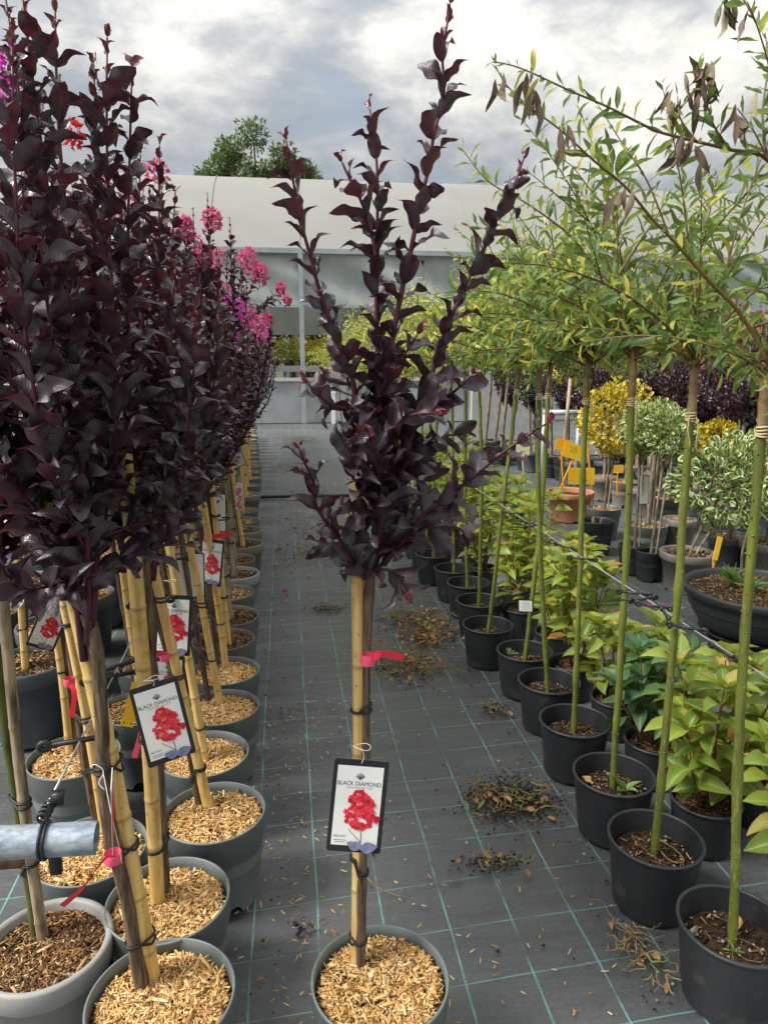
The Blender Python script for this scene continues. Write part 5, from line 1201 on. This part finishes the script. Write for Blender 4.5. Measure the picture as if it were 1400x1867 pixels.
sign('orange price sign beside the yellow euonymus crown', (1072, 775), (30, 18), (1085, 930), .1, math.radians(28), m_orange)
sign('pale yellow plant label among the far hydrangeas', (953, 820), (26, 18), (957, 875), -.6, math.radians(6), m_yellow2)
sign('yellow label low behind the yellow euonymus stem', (1126, 855), (22, 15), (1126, 890), .2, 0)
sign('yellow stake label standing in the bowl planter', (1308, 1000), (10, 44), (1300, 1040), -2.6, math.radians(14))
sign('small orange stake label behind the bush', (1362, 800), (16, 10), (1372, 850), -.5, math.radians(30), m_orange)
back_tag(at_y(1174, 893, 5.0), (math.radians(-6), math.radians(2), math.radians(14)), 'grey printed care tag tied among the euonymus stems', .095, .22)
back_tag(at_y(958, 1105, 3.1), (math.radians(-20), math.radians(8), math.radians(10)), 'pale tag lying low among the hydrangea stems', .08, .06)
# dark crape hedge row far right
G5 = 'dark crape myrtles in the far right row'
k5 = 0
for q_, (x0, y0, n, st) in enumerate([(4.3, 6.0, 8, .5), (4.9, 6.3, 8, .5), (3.75, 9.0, 6, .6), (5.6, 7.0, 7, .6)]):
    for k in range(n):
        far_crape(x0 + rr.normal(0, .06), y0 + k * st, f'{ORD[k]} tree in the {ORD[q_]} row of the dark crape myrtle block, counting towards the greenhouse', G5, PS, 900 + k5,
                  dict(seed=230 + k5 % 3, z0=.70, height=1.3, spread=.36, nsh=20, leaf=.078, step=.036, tm=CR_LO, fl=(m_fl_pink, m_fl_mag, m_fl_white)[k5 % 3], flp=.13), R=.17, H=.3, cane_mat=m_oldcane); k5 += 1
# grey-trunked standards and conifers at the back
for k, (px_, py_, cx, cy, w, h, mat, l_, T, nm, lf) in enumerate([
        (884, 806, 900, 632, 70, 60, m_yleaf, 'grey-trunked standard with yellow green crown behind the willows', LOW, 'standard_tree', .05),
        (902, 802, 925, 640, 60, 56, m_conifer, 'grey-trunked standard with dark green crown behind the willows', LOW, 'standard_tree', .05),
        (914, 812, 935, 622, 60, 60, m_yleaf, 'second grey-trunked standard with golden crown by the concrete panel', LOW, 'standard_tree', .05),
        (965, 820, 966, 690, 56, 80, m_conifer, 'bright green dwarf conifer on a short trunk', WL_LO, 'conifer', .05),
        (1005, 830, 1004, 712, 60, 70, m_conifer_b, 'blue-green dwarf conifer on a short trunk', WL_LO, 'conifer', .045),
        (1035, 835, 1034, 660, 70, 90, m_yleaf, 'golden leaved standard near the grey rail', LOW, 'standard_tree', .05)]):
    topiary(l_, (px_, py_), .3, .2, (m_pot_b, 'band'), (cx, cy), (w, h), mat, 850 + k, 700, lf, .028, nm, 'soil', m_graybark, False, T, 'standards and conifers at the back')
q = at_y(990, 752, 8.6); e = at_y(1060, 752, 8.4); o = thing('grey_rail', 'grey horizontal rail behind the price signs', 'rail', (q[0], q[1], 0)); b = MB(); b.tube([(0, 0, q[2]), (e[0] - q[0], e[1] - q[1], e[2])], .035, 12); link('bar', b.mesh('bar', m_steel), o)
for s in (0.05, .95):
    b = MB(); b.tube([((e[0] - q[0]) * s, (e[1] - q[1]) * s, 0), ((e[0] - q[0]) * s, (e[1] - q[1]) * s, q[2])], .03, 10); link('post', b.mesh('post', m_steel), o)
q = at_y(915, 730, 14.5); o = thing('concrete_panel', 'pale concrete panel standing behind the grey trunks', 'panel', (q[0], q[1], 0)); b = MB(); b.box((0, 0, .75), (1.3, .12, 1.5)); link('slab', b.mesh('slab', simple('concrete', (.3, .31, .31), (.36, .37, .37), 5, .8), False), o)
# stakes standing in the right corner
for k, (x0, y0, x1, y1, Y) in enumerate([(1375, 900, 1362, 735, 6.2), (1202, 840, 1206, 716, 7.4), (1303, 830, 1309, 715, 7.2), (1020, 900, 1040, 690, 8.0)]):
    a, c = at_y(x0, y0, Y), at_y(x1, y1, Y); o = thing('wooden_stake', ['slanting weathered stake behind the pale bush', 'stake with pale label behind the round euonymus', 'stake with pale label behind the willow graft', 'slim stake by the terracotta pot'][k], 'stake', (a[0], a[1], 0)); b = MB(); b.tube([(0, 0, 0), (c - a) * [1, 1, 0] + [0, 0, c[2]]], .022, 8); link('post', b.mesh('post', m_oldcane), o)
    if k in (1, 2): b = MB(); b.box((c - a) * [1, 1, 0] + [.05, -.03, c[2] - .03], (.12, .003, .04)); link('label', b.mesh('label', m_card_w, False), o)
# ------------------------------------------------------------------ greenhouse
GY = 19.4; o = thing('greenhouse', 'long white film polytunnel greenhouse across the end of the aisle', 'greenhouse', (0, GY, 0))
x0, x1 = -16, 30; gz, rzz, dep = 4.42, 7.05, 8.4
t = np.linspace(0, math.pi, 33); uu = np.linspace(0, 1, 33); prof = np.stack([dep * uu, gz + (rzz - gz) * (1 - np.abs(1 - 2 * uu) ** 1.7)], -1)
xs = np.linspace(x0, x1, 24); b = MB()
for off, flip in ((0, False),):
    V = np.array([[x, p[0] , p[1] + off + .012 * math.sin(x * 1.3)] for x in xs for p in prof]); i = np.arange(len(xs) - 1)[:, None]; j = np.arange(32)[None]
    Fq = np.stack([i * 33 + j, (i + 1) * 33 + j, (i + 1) * 33 + j + 1, i * 33 + j + 1], -1).reshape(-1, 4); b.add(V, Fq[:, ::-1] if flip else Fq)
nt = m_film.node_tree; pb = nt.nodes['Principled BSDF']; tr = nt.nodes.new('ShaderNodeBsdfTranslucent'); tr.inputs[0].default_value = (.6, .62, .58, 1)
mx = nt.nodes.new('ShaderNodeMixShader'); mx.inputs[0].default_value = .4; nt.links.new(pb.outputs[0], mx.inputs[1]); nt.links.new(tr.outputs[0], mx.inputs[2]); nt.links.new(mx.outputs[0], nt.nodes['Material Output'].inputs[0])
link('roof', b.mesh('roof', m_film), o)
for k in range(19):
    x = .47 + (k - 7) * 2.3; hb = MB(); hb.tube(np.array([[x, p[0], p[1] + .004] for p in prof]), .018, 8); link('hoop', hb.mesh('hoop', m_film), o)
b = MB(); b.box(((x0 + x1) / 2, -.03, gz - .03), (x1 - x0, .16, .12)); link('gutter', b.mesh('gutter', m_steel, False), o)
for k in range(10):
    x = .47 + (k - 4) * 4.6
    if x < x0 or x > x1: continue
    b = MB(); b.box((x, -.09, gz / 2), (.12, .1, gz)); link('post', b.mesh('post', m_steel, False), o)
    b = MB(); b.box((x, dep, gz / 2), (.12, .1, gz)); link('post', b.mesh('post', m_steel, False), o)
def sheet(xa, xb, za, zb, y, mat, name, amp=.04, nx=160, nz=14, sk=.6):
    X_ = np.linspace(xa, xb, nx); Z_ = np.linspace(za, zb, nz); r = np.random.default_rng(8); V = []
    ph = r.uniform(0, 6, 5); fr = r.uniform(.8, 5, 5)
    for z in Z_:
        for x in X_: V.append((x, y + amp * sum(math.sin(fr[k] * (x + sk * (z - za) * (1 + .3 * k)) + ph[k]) for k in range(5)) / 3, z))
    i = np.arange(nz - 1)[:, None]; j = np.arange(nx - 1)[None]; b = MB(); b.add(V, np.stack([i * nx + j, i * nx + j + 1, (i + 1) * nx + j + 1, (i + 1) * nx + j], -1).reshape(-1, 4)); link(name, b.mesh(name, mat), o)
sheet(x0, x1, 3.05, gz - .08, .05, m_curtain, 'side_curtain', .11, 420, 14, 1.1)
sheet(x0, x1, 0, 1.12, .05, m_lowfilm, 'lower_wall', .03)
sheet(x0, x1, 2.6, gz - .08, dep - .05, m_curtain, 'side_curtain', .05); sheet(x0, x1, 0, 1.0, dep - .05, m_lowfilm, 'lower_wall', .03)
b = MB(); b.box(((x0 + x1) / 2, 0, 1.15), (x1 - x0, .08, .09)); link('rail', b.mesh('rail', m_bench, False), o)
b = MB(); b.box(((x0 + x1) / 2, 0, 3.03), (x1 - x0, .07, .07)); link('rail', b.mesh('rail', m_steel, False), o)
# bench and golden plants inside
o = thing('plant_bench', 'white edged growing bench inside the greenhouse', 'bench', (0, GY + 1.6, 0)); b = MB(); b.box((0, 0, 1.42), (16, 1.5, .16)); link('top', b.mesh('top', m_bench, False), o)
for x in np.arange(-7.5, 8, 2.5): b = MB(); b.box((x, 0, .67), (.1, 1.2, 1.34)); link('leg', b.mesh('leg', m_steel, False), o)
def tuft(mat, seed, n=420, w=.42, h=.72, leaf=.11):
    def f():
        r = np.random.default_rng(seed); b = MB(); ball(b, (0, 0, h * .55), w, h * .5, n, leaf, r, tm=LOW, shell=.1); return b.mesh('foliage', mat)
    return cached(('tuft', mat.name, seed), f)
for k in range(26):
    x = -5.2 + k * .38; lb = 'golden leaved plant on the greenhouse bench'
    o = thing('bedding_plant', lb, 'plant', (x, GY + 1.35 + .25 * (k % 2), 1.5), k, 'golden plants on the greenhouse bench'); link('foliage', tuft((m_yleaf, m_yleaf, m_willow_y)[k % 3], k % 3), o, kind='stuff'); 
    b = cached('cellpot', lambda: MB().lathe([(.10, 0), (.13, .16), (.12, .16), (.11, .10)], 14).mesh('pot', m_pot_b)); link('pot', b, o)
o = thing('plastic_bag', 'crumpled light blue plastic bag on the greenhouse wall rail', 'bag', at_y(606, 700, GY - .15)); b = MB(); r = np.random.default_rng(2); V = ICO[0] * np.array([.2, .12, .28]) * (1 + r.normal(0, .2, (14, 1))); b.add(V, ICO[1]); link('film', b.mesh('film', m_blue), o)
o = thing('white_post', 'short white post at the foot of the greenhouse wall', 'post', at_y(608, 770, GY - .4) * [1, 1, 0]); b = MB(); b.box((0, 0, .4), (.1, .08, .8)); b.box((0, 0, .82), (.13, .1, .05)); link('shaft', b.mesh('shaft', m_card_w, False), o)
# ------------------------------------------------------------------ trees beyond the greenhouse
def far_tree(label, X, Y, hgt, rad, seed, n=11000, leaf=.19, zc=None):
    r = np.random.default_rng(seed); o = thing('broadleaf_tree', label, 'tree', (X, Y, 0), 0, 'trees beyond the greenhouse'); b = MB(); trunk_tube(b, [(0, 0, 0), (.2, 0, hgt * .4), (0, .1, hgt * .8)], .28, .08, r); lb = MB()
    for k in range(16):
        a = k * 2.4; z = hgt * (.45 + .52 * k / 16); R_ = rad * (.35 + .65 * math.sin(math.pi * min(1, (z / hgt - .3) / .75))) * r.uniform(.6, 1.1); p = np.array([R_ * math.cos(a), R_ * math.sin(a), z + r.uniform(-.3, .6)])
        b.tube(smooth_path([(0, 0, z - hgt * .12), p * [.5, .5, 1] - [0, 0, .2], p], 7), np.linspace(.07, .02, 7), 5); ball(lb, p, rad * .38, rad * .33, n // 16, leaf, r, tm=LOW, shell=.05)
    link('trunk', b.mesh('trunk', m_graybark), o); link('crown', lb.mesh('crown', m_tree), o, kind='stuff')
for k, (x, ytop, Y, rad) in enumerate([(425, 262, 34, 1.6), (465, 250, 36, 2.0), (520, 268, 35, 1.7), (555, 285, 34, 1.3)]):
    q = at_y(x, ytop, Y); far_tree(['loose tree top showing above the greenhouse roof, leftmost of the clump', 'tallest tree top above the greenhouse roof', 'tree top beside the tallest one above the greenhouse roof', 'low tree top sinking behind the greenhouse roof'][k], q[0], Y, q[2], rad, 950 + k)
for k in range(7): far_tree(f'{ORD[k]} tree of the hedge line seen through the open greenhouse side', -9 + k * 3.4, 31.5 + (k % 2), 5.2, 2.0, 970 + k, 4000, .25)
# ------------------------------------------------------------------ hose and litter on the ground
h = on_plane(480, 906, .02)
o = thing('hose', 'black irrigation hose lying straight across the aisle', 'hose', h); b = MB(); e = on_plane(640, 903, .02); b.tube(smooth_path([np.array([-.5, -.02, 0]), np.zeros(3), (e - h) * .5 + [0, .02, 0], e - h, (e - h) + [1.4, .1, 0]], 20), .02, 10); link('tube', b.mesh('tube', m_hose), o)
r = np.random.default_rng(77)
b = MB(); n = 700     # stray wood chips on the cloth
cx = np.concatenate([r.normal(.02, .16, 330), r.uniform(-.12, .95, 370)]); cy = np.concatenate([r.uniform(1.3, 3.2, 330), 1.3 + 5.5 * r.uniform(0, 1, 370) ** 1.6])
chip_boxes(b, np.stack([cx, cy, np.full(n, .004)], -1), r, ln=(.008, .024), tilt=.12); o = link('stray_wood_chips', b.mesh('stray_wood_chips', m_chip), kind='stuff'); tag(o, 'pale wood chips strewn over the ground cloth', 'wood chips')
b = MB()
for k in range(900):
    c = r.integers(0, 3)
    if c == 0: p = (r.normal(.93, .05), r.uniform(1.4, 7), .003)
    elif c == 1: p = (r.normal(-.1, .05), r.uniform(1.4, 9), .003)
    else: p = (r.uniform(-.1, 2.2), r.uniform(1.4, 9), .003)
    add_pebble(b, p, r.uniform(.0018, .006), r)
o = link('soil_crumbs', b.mesh('soil_crumbs', rndmat('soil_crumb', [(0, (.02, .014, .01)), (.7, (.05, .034, .022)), (.85, (.3, .26, .2)), (1, (.5, .48, .42))], .9)), kind='stuff'); tag(o, 'dark soil crumbs scattered on the ground cloth', 'soil')
def debris(label, px, ax, ay, nroot, nleaf, ngr, seed, green=4, mats=(m_root, m_greenstem), ln=9):
    r = np.random.default_rng(seed); c = on_plane(*px, 0); b = MB()
    for k in range(ngr):
        q = r.normal(0, .42, 2); add_pebble(b, (q[0] * ax, q[1] * ay, .004 + .016 * math.exp(-(q ** 2).sum() * 4) * r.uniform()), r.uniform(.0012, .0055), r, 0)
    for k in range(nroot):
        hd = r.uniform(0, 6.28); q = r.normal(0, .38, 2); p = np.array([q[0] * ax, q[1] * ay, r.uniform(.006, .03)]); P = [p]
        for i in range(r.integers(4, ln)): hd += r.normal(0, .55); p = p + .016 * np.array([math.cos(hd), math.sin(hd), 0]) + [0, 0, r.normal(0, .006)]; p[2] = min(max(p[2], .003), .05); P.append(p)
        P = [P[0] + (x - P[0]) * .6 for x in P]
        b.tube(P, np.linspace(r.uniform(.0014, .0032), .0008, len(P)), 5, mi=1 if r.uniform() < .78 else 2)
    q = r.normal(0, .42, (nleaf, 2)); pos = np.stack([q[:, 0] * ax, q[:, 1] * ay, r.uniform(.006, .03, nleaf)], -1); a = r.uniform(0, 6.28, nleaf)
    D = np.stack([np.cos(a), np.sin(a), r.normal(0, .2, nleaf)], -1); b.leaves(CR_MID, frames(D, nrm(np.array([0, 0, 1.]) + r.normal(0, .5, (nleaf, 3))), r.uniform(.02, .05, nleaf)), pos, r.uniform(0, 1, nleaf), 3)
    a = r.uniform(0, 6.28, green); q = r.normal(0, .4, (green, 2)); b.leaves(WL_HI, frames(np.stack([np.cos(a), np.sin(a), np.full(green, .6)], -1), nrm(r.normal(0, .3, (green, 3)) + [0, 0, 1.]), r.uniform(.03, .06, green)), np.stack([q[:, 0] * ax, q[:, 1] * ay, np.full(green, .01)], -1), r.uniform(0, 1, green), 4)
    o = link('weed_debris', b.mesh('weed_debris', [m_soil, m_root, m_greenstem, m_dryleaf, m_weed]), loc=c, kind='stuff'); tag(o, label, 'debris')
debris('heap of pulled weeds, roots and soil on the ground cloth by the third willow', (930, 1460), .20, .17, 75, 16, 1500, 1, 10)
debris('small trail of weed roots beside the weed heap', (905, 1575), .14, .05, 14, 5, 220, 2, 0)
debris('dry brown weed litter left of the far willow pots', (765, 1135), .32, .34, 170, 110, 600, 3, 6)
debris('long patch of dry litter behind the red ribbon', (745, 1215), .28, .28, 150, 80, 500, 4, 4)
debris('reddish brown dead leaves by the far willow pots', (780, 1165), .17, .14, 20, 110, 100, 5, 0)
debris('brown soil smear beside the bamboo cane in the aisle', (598, 1112), .16, .12, 18, 4, 260, 6, 0)
debris('soil crumbs beside the fifth willow pot', (905, 1295), .1, .1, 6, 3, 150, 7, 0)
debris('tangle of pale roots lying beside the second willow pot', (1165, 1735), .05, .16, 34, 3, 12, 8, 0, ln=14)
for k in range(5): debris(f'{ORD[k]} patch of brown litter along the far aisle, counting towards the greenhouse', (560 + 14 * (k % 3) - 6 * k, 1010 - 52 * k), .5, .8, 60, 60, 500, 20 + k, 0)
for k, (x, y, s, l_) in enumerate([(965, 1602, .035, 'brown curled leaf lying below the weed heap'), (840, 1608, .03, 'olive brown leaf lying on the cloth by a teal thread'), (1215, 1795, .03, 'pale dry leaf beside the first willow pot'), (997, 1492, .035, 'reddish leaf beside the third willow pot'), (1163, 1150, .05, 'yellow leaf on the ground behind the wire')]):
    c = on_plane(x, y, .004); o = thing('dead_leaf', l_, 'leaf', c, k * 1.3); b = MB(); b.add(*CR_HI[k]); link('blade', b.mesh('blade', m_dryleaf if k < 4 else m_yleaf), o, (0, 0, .004), (.1, .2, 0)).scale = (s,) * 3
for k, (x, y, m_, nm) in enumerate([(550, 1688, m_crape, 'dark purple'), (1128, 1098, m_fl_mag, 'magenta'), (1180, 1105, m_fl_mag, 'second magenta'), (1210, 1105, m_fl_mag, 'third magenta'), (520, 1080, m_fl_mag, 'lone magenta'), (82, 1308, m_fl_mag, 'magenta by the slate pot')]):
    c = on_plane(x, y, .008); o = thing('fallen_blossom', f'{nm} blossom fallen on the ground cloth', 'blossom', c); b = MB(); flower_cluster(b, (0, 0, 0), .014 if k else .02, .008, 14, r, size=.016); link('petals', b.mesh('petals', m_), o, kind='stuff')
c = on_plane(700, 1620, .004); o = thing('twig', 'bent brown twig on the cloth beside the aisle trunk', 'twig', c); b = MB(); b.tube(smooth_path([on_plane(x, y, .006) - c for x, y in [(640, 1570), (668, 1600), (700, 1625), (734, 1636)]], 12), np.linspace(.0025, .0015, 12), 6); link('stick', b.mesh('stick', m_root), o)
